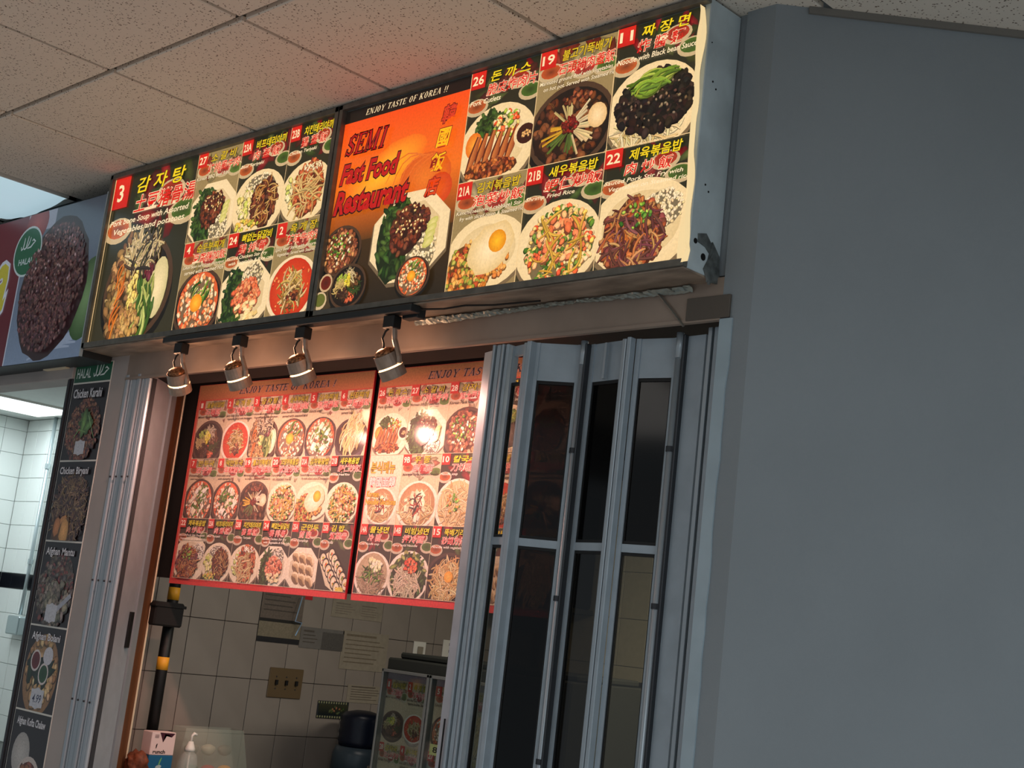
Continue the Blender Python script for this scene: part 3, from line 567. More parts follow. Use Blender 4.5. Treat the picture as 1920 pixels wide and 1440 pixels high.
for nm, (x0, x1, y0, y1), lb in (('kitchen_light', (-7.26, -6.78, 2.45, 3.525), 'long bright fluorescent panel near the far corner of the white tiled kitchen'),
                                 ('kitchen_light', (-6.2, -5.72, 2.45, 2.985), 'small bright light just under the header of the white tiled kitchen')):
    t = empty(nm, ((x0+x1)/2, (y0+y1)/2, 2.568), lb, 'light')
    bm = bmesh.new()
    for a in ((x0-.02, x1+.02, y0-.02, y0), (x0-.02, x1+.02, y1, y1+.02), (x0-.02, x0, y0, y1), (x1, x1+.02, y0, y1)): box(bm, *a, 2.558, 2.5675)
    obj('frame', bm, M['white'], t); obj('diffuser', bx(x0, x1, y0, y1, 2.560, 2.5675), M['lensn'], t)
# conduit and electrical box in the neighbour kitchen
t = empty('electrical_conduit', (-7.2, 3.61, 1.36), 'thin steel conduit running down white tiles to an outlet box', 'conduit')
obj('pipe', tb([(-7.183, 3.60, 2.566), (-7.183, 3.60, 1.70), (-7.19, 3.60, 1.47)], .011), M['steel'], t, smooth=True)
bm = bmesh.new()
for z in (2.29, 1.76): obj('coupling', tb([(-7.183, 3.60, z-.014), (-7.183, 3.60, z+.014)], .0155, 10), M['steel'], t)
obj('outlet_box', bx(-7.285, -7.15, 3.575, 3.622, 1.36, 1.46, bev=.006), M['steel'], t)
obj('cover_plate', bx(-7.23, -7.145, 3.570, 3.576, 1.366, 1.458, bev=.002), M['steel'], t)

# ================================================================= LIGHTED MENU SIGN
X0, X1, XS, ZB, ZT = -4.242, -1.722, -2.988, 2.418, 3.030
sign = empty('lightbox_sign', ((X0+X1)/2, 2.24, ZB), 'long backlit overhead menu sign with food pictures and the words SEMI Fast Food Restaurant', 'sign')
bm = bx(X0, X1, 2.186, 2.298, ZB, ZT, bev=.002)
obj('case', bm, M['boxside'], sign)
bm = bx(X0+.002, X1-.002, 2.176, 2.297, ZB-.004, ZB-.0005); obj('underside', bm, M['soffit'], sign)
def rim(parent, x0, x1, z0, z1, t, m, y0=2.168, y1=2.186, right=True):
    bm = bmesh.new(); box(bm, x0, x1, y0, y1, z1-t, z1, bev=.001); box(bm, x0, x1, y0, y1, z0, z0+t*1.1, bev=.001); box(bm, x0, x0+t, y0, y1, z0, z1, bev=.001)
    if right: box(bm, x1-t, x1, y0, y1, z0, z1, bev=.001)
    return obj('frame', bm, m, parent)
rim(sign, X0, XS-.004, ZB, ZT, .016, M['frame']); rim(sign, XS+.001, X1+.001, ZB, ZT, .014, M['frame'], right=False)
def panel(name, parent, x0, x1, z0, z1, y, m, bg, seed, art=None, title=None):
    A = Art(facing_front(y), (x0, x1, z0, z1), seed=seed); A.rect(x0, x1, z0, z1, bg)
    if title: title(A)
    return A.build(name, m, parent)
def cells(parent, tab, y, m, seed, big=()):
    for k, (no, x0, x1, z0, z1) in enumerate(tab):
        A = Art(facing_front(y), (x0, x1, z0, z1), seed=seed+k, l0=2); cell(A, no, x0, x1, z0, z1, big=no in big and (x1-x0) > .3); A.build('menu_picture', m, parent)
zb, zm, zt = 2.434, 2.718, 3.014
lp = panel('backlit_panel', sign, X0+.014, XS-.018, zb, zt, 2.184, P_LIT, (30, 34, 30), 1)
lc = [-3.71, -3.468, -3.224, -3.006]
cells(lp, [('3', X0+.017, lc[0], zb, zt)]+[(n, lc[i], lc[i+1], zm, zt) for i, n in enumerate(('27', '23A', '23B'))]+[(n, lc[i], lc[i+1], zb, zm) for i, n in enumerate(('4', '24', '2'))], 2.1835, P_LIT, 10, ('3',))
def hero(A):
    x0, x1, y1 = -2.972, -2.465, zt
    A.rect(x0, x1, 2.78, 2.976, (236, 122, 34), (240, 84, 24)); A.rect(x0, x1, 2.62, 2.781, (90, 60, 26), (236, 122, 34))
    A.ell(-2.77, 2.80, .17, .07, .35, (240, 120, 30), (255, 206, 60), 24, .06); A.ell(-2.6, 2.76, .1, .07, 0, (214, 96, 30), (232, 130, 46), 18); A.ell(-2.54, 2.72, .05, .045, 0, (206, 70, 24), (226, 100, 40), 16)
    for k in range(5): A.arc(-2.68+.02*k, 2.79-.01*k, .16, .004, .3+.2*k, .6, (226, 120, 50))
    A.rect(x0, x1, 2.976, zt, (14, 12, 12)); A.ser('ENJOY TASTE OF KOREA !!', -2.885, -2.553, 2.987, 3.005, (244, 240, 226))
    A.rect(x0, x1, zb, 2.62, (34, 30, 24), (60, 44, 20))
    dish(A, '28', -2.91, 2.60, .085); dish(A, 'bulgogi', -2.63, 2.605, .15); dish(A, 'bibim', -2.852, 2.492, .075); A.ell(-2.945, 2.51, .028, .026, 0, (200, 180, 160), None, 14); A.ell(-2.945, 2.51, .022, .02, 0, (110, 30, 20), (70, 20, 14), 14)
    dish(A, '4', -2.588, 2.49, .064); A.ell(-2.96, 2.46, .03, .026, 0, (206, 196, 180), None, 14); A.ell(-2.96, 2.462, .024, .019, 0, (96, 110, 50), None, 14)
    for s, a, b, c, d, sf in (('SEMI', -2.938, -2.765, 2.872, 2.932, 1), ('Fast Food', -2.945, -2.700, 2.786, 2.846, 0), ('Restaurant', -2.955, -2.648, 2.70, 2.768, 0)):
        if sf: A.ser(s, a, b, c, d, (176, 16, 26), (44, 6, 8), .06)
        else: A.text(s, a, b, c, d, (186, 18, 24), (44, 6, 8), .035, .08, .25)
    for ch, x, z, c, o in (('韓', -2.525, 2.918, (210, 60, 40), (90, 10, 10)), ('國', -2.535, 2.855, (250, 200, 30), (140, 24, 14)), ('飯', -2.545, 2.79, (250, 200, 30), (140, 24, 14)), ('店', -2.555, 2.725, (220, 70, 20), (120, 20, 10))):
        A.text(ch, x-.027, x+.027, z-.025, z+.025, c, o, .02, .06, .2)
rp = panel('backlit_panel', sign, -2.974, -1.736, zb, zt, 2.184, P_LIT, (30, 34, 30), 2)
A = Art(facing_front(2.1835), (-2.972, -2.466, zb, zt), seed=5, l0=2); hero(A); A.build('title_picture', P_LIT, rp)
rc = [-2.465, -2.224, -1.979, -1.739]
cells(rp, [(n, rc[i], rc[i+1], zm, zt) for i, n in enumerate(('26', '19', '11'))]+[(n, rc[i], rc[i+1], zb, zm) for i, n in enumerate(('21A', '21B', '22'))], 2.1835, P_LIT, 30)
# curled bright edge of the print at the right end
bm = bmesh.new(); prev = None
for k in range(40):
    u = k/39; z = ZB+.006+u*.585; wd = .010+.005*math.sin(u*9)+.004*math.sin(u*23)-.006*u+(.006 if k < 3 else 0); x = -1.737+.003*math.sin(u*5)
    cur = [bm.verts.new((x-wd*.2, 2.174-.004*math.sin(u*17), z)), bm.verts.new((x+max(.003, wd), 2.166, z)), bm.verts.new((x+max(.003, wd)*.9, 2.185, z))]
    if prev: bm.faces.new((prev[0], prev[1], cur[1], cur[0])); bm.faces.new((prev[1], prev[2], cur[2], cur[1]))
    prev = cur
obj('curled_print_edge', bm, mat('lit_print_edge', (246, 216, 160), .5, emit=.75), sign)
# screw holes and torn tape on the end of the case
bm = bmesh.new()
for y, z, r in ((2.215, 2.845, .0022), (2.228, 2.832, .0022), (2.222, 2.612, .0022), (2.235, 2.60, .0022), (2.206, 2.482, .006), (2.237, 2.455, .008), (2.2, 2.93, .0015)):
    obj('screw_hole', tb([(X1-.001, y, z), (X1+.0012, y, z)], r, 10), M['hole'], sign)
for i, pts in enumerate((((2.212, 2.50), (2.24, 2.508), (2.262, 2.49), (2.268, 2.46), (2.24, 2.478), (2.214, 2.482)), ((2.262, 2.495), (2.29, 2.47), (2.297, 2.41), (2.255, 2.405), (2.25, 2.44)), ((2.24, 2.43), (2.262, 2.47), (2.275, 2.43), (2.262, 2.40)))):
    bm = bmesh.new(); a = [bm.verts.new((X1+.002+.002*i, y, z)) for y, z in pts]; b = [bm.verts.new((X1, y, z)) for y, z in pts]
    bm.faces.new(a)
    for k in range(len(a)): bm.faces.new((a[k], a[(k+1) % len(a)], b[(k+1) % len(a)], b[k]))
    obj('torn_tape', bm, M['tape'], sign)
# crumpled foil tape under the sign
bm = bmesh.new(); R3 = random.Random(5); rows = []
for k in range(120):
    u = k/119; x = -2.68+.90*u; sag = .006*math.sin(u*8)+(.006 if u < .2 else 0)
    rows.append([bm.verts.new((x+R3.uniform(-.003, .003), FY-.004-.014*(1-v)*(.4+.6*R3.random()), 2.409-.009*v-sag*v*.5+R3.uniform(-.0018, .0012))) for v in (0, .33, .66, 1)])
for a, b in zip(rows, rows[1:]):
    for q in range(3): bm.faces.new((a[q], a[q+1], b[q+1], b[q]))
tag(obj('foil_tape', bm, M['foil']), 'crumpled silver foil tape strip hanging under the right half of the lit sign', 'tape')
tag(obj('cable', tb([(-2.555, 2.19, 2.404), (-2.48, 2.2, 2.401), (-2.42, 2.215, 2.408), (-2.34, 2.235, 2.407), (-2.2, 2.25, 2.408)], .0025, 6), M['wire']), 'thin black cable running from the track end under the sign', 'cable')
tag(obj('loose_strip', tb([(-1.87, 2.283, 2.40), (-1.83, 2.284, 2.36), (-1.795, 2.286, 2.322)], .003, 5), M['frame']), 'thin loose grey strip hanging across the header above the folding gate', 'strip')

# ================================================================= TRACK LIGHTS
tr = empty('light_track', (-3.13, 2.19, 2.405), 'black ceiling track under the lit menu sign holding four spotlights', 'light track')
obj('rail', bx(-3.714, -2.56, 2.160, 2.194, 2.394, 2.4135, bev=.002), M['dframe'], tr)
obj('end_feed', bx(-2.63, -2.57, 2.194, 2.222, 2.386, 2.4135, bev=.002), M['dframe'], tr)
def spot(x, label, yaw=0, pw=2.2, zc=2.276):
    y = 2.180; t = empty('track_spotlight', (x, y, 2.392), label, 'spotlight', 'spotlights on the black track')
    obj('track_adapter', bx(x-.021, x+.021, y-.014, y+.014, 2.358, 2.3915, bev=.002), M['black'], t)
    c = Vector((x, y+.008, zc)); ax = Vector((math.sin(yaw), .57, -.82)).normalized(); e = (Vector((1, 0, 0))-ax*ax.x).normalized()
    obj('yoke', bmesh.new() if False else tb([(x+.012, y, 2.360), (x+.014, y+.004, 2.33), c+e*.038+Vector((0, 0, .012)), c+e*.039-ax*(-.004)], [.0075, .0075, .0075, .0075], 6), M['can'], t)
    obj('cord', tb([(x-.006, y, 2.362), (x-.016, y-.004, 2.352), (x-.026, y-.004, 2.335), (x-.018, y-.004, 2.32), c-ax*.036], .0028, 6), M['wire'], t, smooth=True)
    def ringbm(a, b, r0, r1, th=.0014, n=22):
        bm = bmesh.new(); d, u, v = frame_of(ax); L = []
        for q, r in ((a, r0), (b, r1), (b, r1-th), (a, r0-th)): L.append([bm.verts.new(c+ax*q+(u*math.cos(6.28318*k/n)+v*math.sin(6.28318*k/n))*r) for k in range(n)])
        for i in range(4):
            for k in range(n): bm.faces.new((L[i][k], L[i][(k+1) % n], L[(i+1) % 4][(k+1) % n], L[(i+1) % 4][k]))
        return bm
    obj('back_can', ringbm(-.028, .0045, .0310, .033), M['can'], t, smooth=False)
    obj('hood', ringbm(.0090, .036, .0345, .0345), M['can'], t)
    bp = tb([c-ax*.042, c-ax*.036, c-ax*.023], [.014, .025, .030], 18); obj('lamp_back', bp, M['inner'], t, smooth=True)
    obj('glowing_slot', tb([c+ax*.0035, c+ax*.0098], .0308, 22), M['ring'], t)
    obj('bulb', tb([c-ax*.01, c+ax*.008, c+ax*.016, c+ax*.019], [.012, .024, .022, .006], 18), M['bulb'], t, smooth=True)
    d = bpy.data.lights.new('spot', 'SPOT'); d.energy = pw*3.2; d.color = (1.0, .50, .38); d.spot_size = math.radians(168); d.spot_blend = .7; d.shadow_soft_size = .02
    o = bpy.data.objects.new('spot', d); C.objects.link(o); o.parent = t; o.location = c+ax*.037-WO[t.name]; o.rotation_euler = ax.to_track_quat('-Z', 'Y').to_euler()
    d = bpy.data.lights.new('back_glow', 'POINT'); d.energy = .5; d.color = (1.0, .5, .28); d.shadow_soft_size = .02
    o = bpy.data.objects.new('back_glow', d); C.objects.link(o); o.parent = t; o.location = Vector((c.x-.05, c.y-.01, c.z+.055))-WO[t.name]
spot(-3.63, 'leftmost track spotlight, in front of the grey folded posts', -.3, 3.2)
spot(-3.32, 'second track spotlight from the left, over the dark board corner', -.05)
spot(-3.02, 'third track spotlight from the left, above the word KOREA', .0, 2.6)
spot(-2.648, 'rightmost track spotlight, glaring, above the gap between the two menu boards', .1, 3.0, 2.268)

# ================================================================= WALL MENU BOARDS
tag(obj('board_backing', bx(-4.345, -2.34, 2.60, 2.615, 1.70, 2.47), M['blackm']), 'black backing board behind the two red menu boards', 'board')
def board(label, x0, x1, cols, rows, title, tx, y=2.58, seed=60, extra=None):
    zt0, z0 = 2.372, 1.682
    b = empty('menu_board', ((x0+x1)/2, y, z0), label, 'menu board', 'red menu boards inside the opening')
    A = Art(facing_front(y-.0005), (x0, x1, z0, zt0+.02), seed=seed)
    A.rect(x0, x1, z0, zt0, (214, 30, 34), (206, 74, 50)); A.rect(x0+.004, x1-.004, 2.318, zt0-.002, (196, 112, 66), (200, 142, 84))
    A.ser(title, tx[0], tx[1], 2.331, 2.354, (20, 16, 34), (190, 150, 150), .05)
    A.build('printed_sheet', P_POST, b)
    obj('backing_sheet', bx(x0, x1, y, y+.006, z0, zt0), M['red'], b)
    zr = (2.314, 2.110, 1.905, 1.702)
    for r, row in enumerate(rows):
        for k, no in enumerate(row):
            xa, xb = cols[k], cols[k+1]
            A = Art(facing_front(y-.001), (xa, xb, zr[r+1], zr[r]), seed=seed+r*10+k, l0=4)
            if no == 'T':
                A.rect(xa, xb, zr[r+1], zr[r], (226, 210, 190)); dish(A, '9B', (xa+xb)/2, zr[r+1]+.055, .07)
                A.text('분식메뉴', xa+.01, xb-.03, zr[r]-.055, zr[r]-.02, (206, 170, 40), (90, 60, 20), .018, .05); A.text('韓國面類', xa+.01, xb-.02, zr[r]-.095, zr[r]-.065, (240, 220, 220), (206, 40, 60), .018, .05)
                A.text('Korean', xa+.006, xa+.06, zr[r]-.125, zr[r]-.107, (226, 180, 40), (110, 70, 20), .02, .05); A.text('Noodle Slections', xa+.004, xb-.008, zr[r]-.148, zr[r]-.13, (226, 180, 40), (110, 70, 20), .02, .05)
            else: cell(A, no, xa, xb, zr[r+1], zr[r], pale=True)
            A.build('menu_picture', P_POST, b)
    return b
board('red menu board with eighteen dishes in six columns, left of the two boards', -4.132, -3.180, [-4.112, -3.944, -3.787, -3.632, -3.482, -3.330, -3.182],
      [['1', '2', '3', '4', '5', '6'], ['7', '8', '19', '20', '21A', '21B'], ['22', '23A', '23B', '24', '25A', '25B']], 'ENJOY TASTE OF KOREA !', (-3.885, -3.365))
board('red menu board partly hidden by folded posts, with Korean Noodle Slections, right of the two', -3.153, -2.345, [-3.148, -3.0, -2.835, -2.672, -2.510, -2.355],
      [['26', '27', '28', '11', '22'], ['T', '9B', '10', '2', '19'], ['14A', '14B', '15', '25A', '6']], 'ENJOY TASTE OF KOREA !', (-2.938, -2.42), seed=120)

# ================================================================= NEIGHBOUR SIGN AND MENU STRIP
ns = empty('shop_sign', (-5.0, 2.2, 2.39), 'burgundy neighbouring sign with a big brown meat patty and round green HALAL badge', 'sign')
obj('case', bx(-6.0, X0-.004, 2.18, 2.297, 2.392, 2.975), M['dframe'], ns)
nx0, nx1, nz0, nz1 = -6.0, X0-.010, 2.394, 2.972
A = Art(facing_front(2.179), (nx0, nx1, nz0, nz1), seed=77)
A.rect(nx0, -4.83, nz0, nz1, (110, 14, 34), (126, 22, 44)); A.rect(-4.83, nx1, nz0, nz1, (150, 166, 190), (92, 100, 112)); A.rect(-4.836, -4.828, nz0, nz1, (226, 226, 236))
A.rect(-4.83, -4.62, 2.90, nz1, (190, 190, 204)); A.ell(-4.76, 2.93, .085, .07, .2, (150, 40, 44), (200, 84, 76), 20)
for k in range(5): A.arc(-4.5+.04*k, 2.42+.012*k, .3, .012, .1, .1, (196, 206, 226))
A.ell(-4.29, 2.60, .10, .15, -.2, (56, 96, 40), (150, 186, 120), 22)
A.ell(-4.555, 2.665, .245, .265, -.25, (52, 26, 30), (78, 40, 42), 30, .02); A.pile(-4.555, 2.67, .225, .24, 1700, .015, [(96, 54, 54), (120, 70, 66), (82, 44, 48), (134, 84, 78), (70, 36, 42)], 'blob', None, .78)
A.pile(-4.555, 2.76, .17, .13, 50, .012, [(190, 150, 146), (170, 120, 110)])
A.build('printed_face', P_LITC, ns)
A = Art(facing_front(2.177), (-4.95, -4.6, 2.6, 3.0), seed=4)
A.ell(-4.798, 2.828, .108, .098, 0, (226, 238, 232), None, 32); A.ell(-4.798, 2.828, .100, .090, 0, (8, 112, 74), None, 32)
A.text('HALAL', -4.855, -4.742, 2.778, 2.802, (236, 244, 240), None, .012)
def halal(A, cx, cy, s, c=(240, 246, 242)):
    w = .13*s
    P = lambda L: [(cx+a*s, cy+b*s) for a, b in L]
    A.strand(P([(-.62, .55), (-.66, .1), (-.72, -.22), (-.92, -.3), (-1.02, -.05)]), w, c)           # lam
    A.strand(P([(-.12, .62), (-.2, .2), (-.3, -.2), (-.5, -.28), (-.6, -.2)]), w, c); A.strand(P([(.22, .5), (.05, .05), (-.22, -.24)]), w, c)   # lam-alef
    A.strand(P([(.45, .2), (.62, .3), (.95, .12), (.7, .02), (.4, -.2), (-.1, -.26)]), w, c)           # hah
halal(A, -4.80, 2.855, .055)
A.build('halal_badge', P_LITC, ns)
A = Art(facing_front(2.177), (-6, -4.84, 2.4, 3.0), seed=4)
A.text('a', -5.03, -4.915, 2.60, 2.80, (232, 214, 60), (244, 244, 250), .03, .07, .2); A.build('lettering', P_LITC, ns)
obj('frame', bx(X0-.010, X0-.004, 2.170, 2.182, 2.392, 2.975), M['boxside'], ns)

st = empty('menu_strip', (-4.36, 2.288, 1.0), 'tall narrow strip of Afghan dish pictures on the pillar, topped by a green HALAL header', 'menu')
sx0, sx1 = -4.482, -4.232; yS = 2.2885
obj('backing_sheet', bx(sx0-.003, sx1+.004, yS, 2.2899, .62, 2.402), M['white'], st)
ZS = [2.402, 2.332, 2.056, 1.778, 1.492, 1.211, .93, .64]
def scell(k, fn):
    A = Art(facing_front(yS-.0003), (sx0, sx1, ZS[k+1]+.003, ZS[k]-.003), seed=200+k, l0=1); fn(A, ZS[k+1], ZS[k]); A.build('strip_picture' if k else 'halal_header', P_STRIP, st)
def s0(A, a, b):
    A.rect(sx0, sx1, a, b, (6, 84, 54), (10, 96, 62)); A.text('HALAL', -4.468, -4.37, 2.350, 2.385, (226, 236, 230)); halal(A, -4.30, 2.368, .05)
scell(0, s0)
def sd(title, piles, extra=None):
    def f(A, a, b):
        A.rect(sx0, sx1, a, b, (36, 26, 28), (30, 24, 28)); cx, cy = (sx0+sx1)/2, (a+b)/2-.03
        for (dx, dz, rx, rz, n, s, cols, kd) in piles: A.pile(cx+dx, cy+dz, rx, rz, n, s, cols, kd)
        if extra: extra(A, cx, cy, a, b)
        A.text(title, cx-.1, cx+.095, b-.055, b-.022, (226, 226, 232), (70, 60, 70), .02, .06)
    return f
def sticker(A, x, z, w=.035, h=.028): A.ell(x, z, w, h, 0, (196, 200, 210), None, 8); A.rect(x-w*.95, x+w*.95, z-h*.8, z+h*.8, (200, 204, 214))
G2 = [(120, 170, 90), (90, 140, 70)]
def e1(A, cx, cy, a, b):
    A.pile(cx+.02, cy+.03, .03, .03, 6, .07, G2, 'leaf'); A.strand([(cx-.05, cy-.03), (cx-.02, cy), (cx+.03, cy-.01)], .006, (120, 160, 90)); A.strand([(cx+.03, cy+.05), (cx+.09, cy-.03)], .006, (150, 190, 130)); sticker(A, cx+.005, a+.045)
def e4(A, cx, cy, a, b):
    A.ell(cx, cy+.01, .115, .135, 0, (150, 112, 76), (190, 156, 112), 26); A.pile(cx, cy+.02, .1, .12, 90, .03, [(180, 146, 100), (200, 166, 120), (160, 120, 80)]); A.pile(cx-.01, cy+.03, .08, .04, 14, .06, [(40, 66, 40), (30, 56, 34)], 'leaf')
    for x, z, c in ((-.045, .055, (110, 34, 44)), (.02, .015, (40, 84, 50))): A.ell(cx+x, cy+z, .034, .036, 0, (214, 206, 206), None, 20); A.ell(cx+x, cy+z, .027, .029, 0, c, tuple(v*.8 for v in c), 18)
    A.ell(cx+.035, cy+.075, .033, .03, 0, (206, 208, 218), None, 20); sticker(A, cx+.005, a+.045, .045, .036); A.text('4.99', cx-.025, cx+.035, a+.03, a+.058, (40, 50, 90), None, .01, .05, .2)
def e5(A, cx, cy, a, b):
    A.ell(cx-.04, cy+.03, .06, .07, 0, (170, 168, 166), (200, 198, 194), 20); A.ell(cx+.03, cy-.06, .085, .09, 0, (206, 196, 190), None, 24); A.ell(cx+.03, cy-.065, .072, .078, 0, (96, 40, 30), (130, 60, 40), 22); A.pile(cx+.03, cy-.06, .06, .065, 30, .035, [(120, 66, 44), (150, 90, 60)])
BR = [(110, 62, 48), (136, 84, 62), (84, 44, 40), (150, 104, 80)]
scell(1, sd('Chicken Karahi', [(0, 0, .11, .11, 700, .016, BR+[(60, 36, 36), (120, 90, 70)], 'blob')], e1))
scell(2, sd('Chicken Biryani', [(0, 0, .115, .125, 700, .018, [(140, 110, 84), (170, 138, 100), (110, 80, 76), (90, 64, 66)], 'strand'), (-.02, -.06, .05, .02, 3, .07, [(190, 130, 76)], 'blob')]))
scell(3, sd('Afghan Mantu', [(0, .01, .12, .12, 420, .022, [(90, 84, 76), (120, 108, 96), (70, 60, 56), (110, 60, 56)], 'blob'), (.02, -.03, .1, .07, 60, .03, [(140, 132, 120), (110, 104, 90)], 'blob')], lambda A, cx, cy, a, b: (A.strand([(cx-.02, a+.02), (cx+.12, a+.11)], .035, (170, 176, 190)), sticker(A, cx+.005, a+.045, .04, .034))))
scell(4, sd('Afghan Bolani', [], e4)); scell(5, sd('Afghan Kofta Chalaw', [], e5)); scell(6, sd('Chicken', [(0, 0, .11, .1, 60, .04, BR, 'blob')]))

# ================================================================= FOLDING GATES
def ribs(bm, x0, x1, y, n, z0, z1, depth=.03, jig=.006):
    w = (x1-x0)/n
    for k in range(n):
        a = x0+k*w; off = jig*(k % 2); box(bm, a+w*.08, a+w*.92, y+off, y+depth, z0, z1-.004*(k % 3), bev=min(w*.2, .003))
# left bundle, folded against the pilaster
lg = empty('folding_gate', (-4.05, 2.31, 0), 'bundle of folded grey metal gate posts beside the dish picture strip', 'gate')
for k in range(4):
    x = -4.128+.037*k
    bm = bx(x, x+.020, 2.288+.005*(k % 2), 2.325, .0, 2.347-.003*(k % 2), bev=.003); tube(bm, [(x+.028, 2.300, 0), (x+.028, 2.300, 2.34)], .0075, 8)
    obj('post', bm, M['alu'], lg)
    bm = bx(x+.021, x+.036, 2.306, 2.32, 0, 2.33); obj('groove', bm, M['alud'], lg)
bm = bmesh.new()
for z in (2.0, 1.66, 1.28):
    for k in range(4): obj('rivet', tb([(-4.118+.037*k, 2.2885, z), (-4.118+.037*k, 2.2845, z)], .0035, 6), M['alud'], lg)
lf = obj('leaf', plan_box((-4.012, 2.33), (-4.118, 2.458), 0, .012, 0, 2.345), M['leaf'], lg)
obj('leaf', plan_box((-4.125, 2.464), (-4.157, 2.503), -.006, .012, 0, 2.345), M['alu'], lg)
bm = plan_box((-4.088, 2.424), (-4.104, 2.444), -.007, 0, 1.455, 1.572); obj('handle', bm, M['black'], lg)
lt = bmesh.new()
tag(obj('trim_10', plan_box((-4.162, 2.508), (-4.192, 2.548), 0, .02, 0, 2.36), M['wood']), kind='structure')
tag(obj('trim_11', plan_box((-4.197, 2.552), (-4.215, 2.573), 0, .02, 0, 2.36), M['wood']), kind='structure')
tag(obj('trim_12', plan_box((-4.2155, 2.574), (-4.2205, 2.580), -.003, .012, 0, 2.36), M['cream']), kind='structure')

# right gate, half unfolded
rg = empty('folding_gate', (-2.05, 2.33, 0), 'half-open folding gate with dark glass panes, beside the grey wall', 'gate')
ZG = 2.315
def leaf(p0, p1, kind, upper='gdark', lower='gdark', tops=True):
    a, b = Vector((*p0, 0)), Vector((*p1, 0)); L = (b-a).length; d = (b-a)/L; n = Vector((-d.y, d.x, 0))
    if n.y < 0: n = -n
    def slab(bm, s0, s1, t0, t1, z0, z1):
        vs = [bm.verts.new((*(a+d*s+n*t).xy, z)) for z in (z0, z1) for s, t in ((s0, t0), (s1, t0), (s1, t1), (s0, t1))]
        for f in ((0, 1, 2, 3), (4, 5, 6, 7), (0, 1, 5, 4), (1, 2, 6, 5), (2, 3, 7, 6), (3, 0, 4, 7)): bm.faces.new([vs[i] for i in f])
    bm = bmesh.new()
    if kind == 'solid': slab(bm, 0, L, 0, .014, 0, ZG); return obj('leaf', bm, M['leaf'], rg)
    sw = .012 if L > .08 else .004
    slab(bm, 0, sw, 0, .016, 0, ZG); slab(bm, L-sw, L, 0, .016, 0, ZG); slab(bm, sw, L-sw, .002, .014, 1.832, 1.850)
    if tops: slab(bm, sw, L-sw, .003, .013, 2.224, ZG)
    else: slab(bm, sw, L-sw, .003, .013, 2.29, ZG)
    slab(bm, sw, L-sw, .002, .014, .9, .95)
    lo = obj('leaf', bm, M['leaf'], rg)
    bm = bmesh.new()
    for z0, z1 in ((2.216, 2.2238), (1.8502, 1.857), (1.825, 1.8318), (.9502, .957)): slab(bm, sw, L-sw, .004, .012, z0, z1)
    for z0, z1 in ((1.857, 2.216), (.957, 1.825)): slab(bm, sw, sw+.004, .004, .012, z0, z1); slab(bm, L-sw-.004, L-sw, .004, .012, z0, z1)
    obj('gasket', bm, M['black'], lo)
    for z0, z1, g in ((1.857, 2.216, upper), (.957, 1.825, lower)):
        bm = bmesh.new(); slab(bm, sw+.004, L-sw-.004, .0075, .0085, z0, z1); obj('glass_pane', bm, M[g], lo)
    return lo
leaf((-1.772, 2.339), (-1.824, 2.343), 'solid')
leaf((-1.848, 2.345), (-1.955, 2.325), 'pane', 'gdark', 'gclear')
lb_ = leaf((-1.984, 2.322), (-2.100, 2.336), 'pane', 'gdark', 'gmid')
leaf((-2.124, 2.334), (-2.226, 2.278), 'pane', 'gdark', 'gdark')
leaf((-2.252, 2.276), (-2.312, 2.290), 'pane', 'gclear', 'gclear', tops=False)
obj('seam_strip', bx(-2.043, -2.037, 2.318, 2.326, 2.226, ZG-.004), M['alu'], rg)
def post(label_x, parts, m='alu'):
    for p in parts:
        if p[0] == 't': obj('hinge_tube', tb([(p[1], p[2], p[4] if len(p) > 4 else 0), (p[1], p[2], p[5] if len(p) > 5 else ZG)], p[3], 10), M[m], rg, smooth=True)
        else: obj('hinge_post', bx(*p[1:5], 0, ZG+R.uniform(-.003, .003), bev=.0015), M[p[5]], rg)
post(0, [('t', -1.836, 2.331, .0075, 0, 2.262), ('t', -1.836, 2.331, .0088, 2.264, ZG+.006), ('b', -1.829, -1.822, 2.330, 2.345, 'alud')])
post(0, [('b', -1.968, -1.957, 2.306, 2.326, 'leaf'), ('b', -1.983, -1.972, 2.308, 2.326, 'alu'), ('b', -1.972, -1.968, 2.314, 2.326, 'alud')])
post(0, [('t', -2.112, 2.325, .0075, 0, 2.262), ('t', -2.112, 2.325, .0088, 2.264, ZG+.006), ('b', -2.104, -2.099, 2.318, 2.336, 'alud')])
post(0, [('b', -2.236, -2.222, 2.258, 2.280, 'leaf'), ('b', -2.249, -2.240, 2.262, 2.280, 'alu'), ('b', -2.240, -2.236, 2.268, 2.280, 'alud')])
xx = -1.706
for w, m, yy in ((.008, 'leaf', 2.330), (.004, 'alud', 2.338), (.009, 'alu', 2.326), (.005, 'alud', 2.338), (.012, 'leaf', 2.330), (.006, 'alud', 2.338), (.010, 'alu', 2.329), (.004, 'alud', 2.338)):
    obj('jamb_rib', bx(xx-w, xx, yy, 2.352, 0, ZG+.012, bev=.001), M[m], rg); xx -= w
xx = -2.314
for w, m, yy in ((.009, 'leaf', 2.276), (.004, 'alud', 2.290), (.008, 'alu', 2.272), (.006, 'alud', 2.288), (.013, 'leaf', 2.276), (.004, 'alud', 2.290), (.008, 'alu', 2.272), (.005, 'alud', 2.288)):
    obj('folded_rib', bx(xx-w, xx, yy, 2.30, 0, ZG+.003, bev=.0015), M[m], rg); xx -= w
bm = plan_box((xx-.038, 2.290), (xx, 2.278), 0, .012, 0, 2.305); lv = obj('end_leaf', bm, M['leaf'], rg)
obj('lock_slot', bx(xx-.0115, xx-.0085, 2.2755, 2.2785, 1.30, 1.42), M['black'], lv)
bm = bmesh.new()
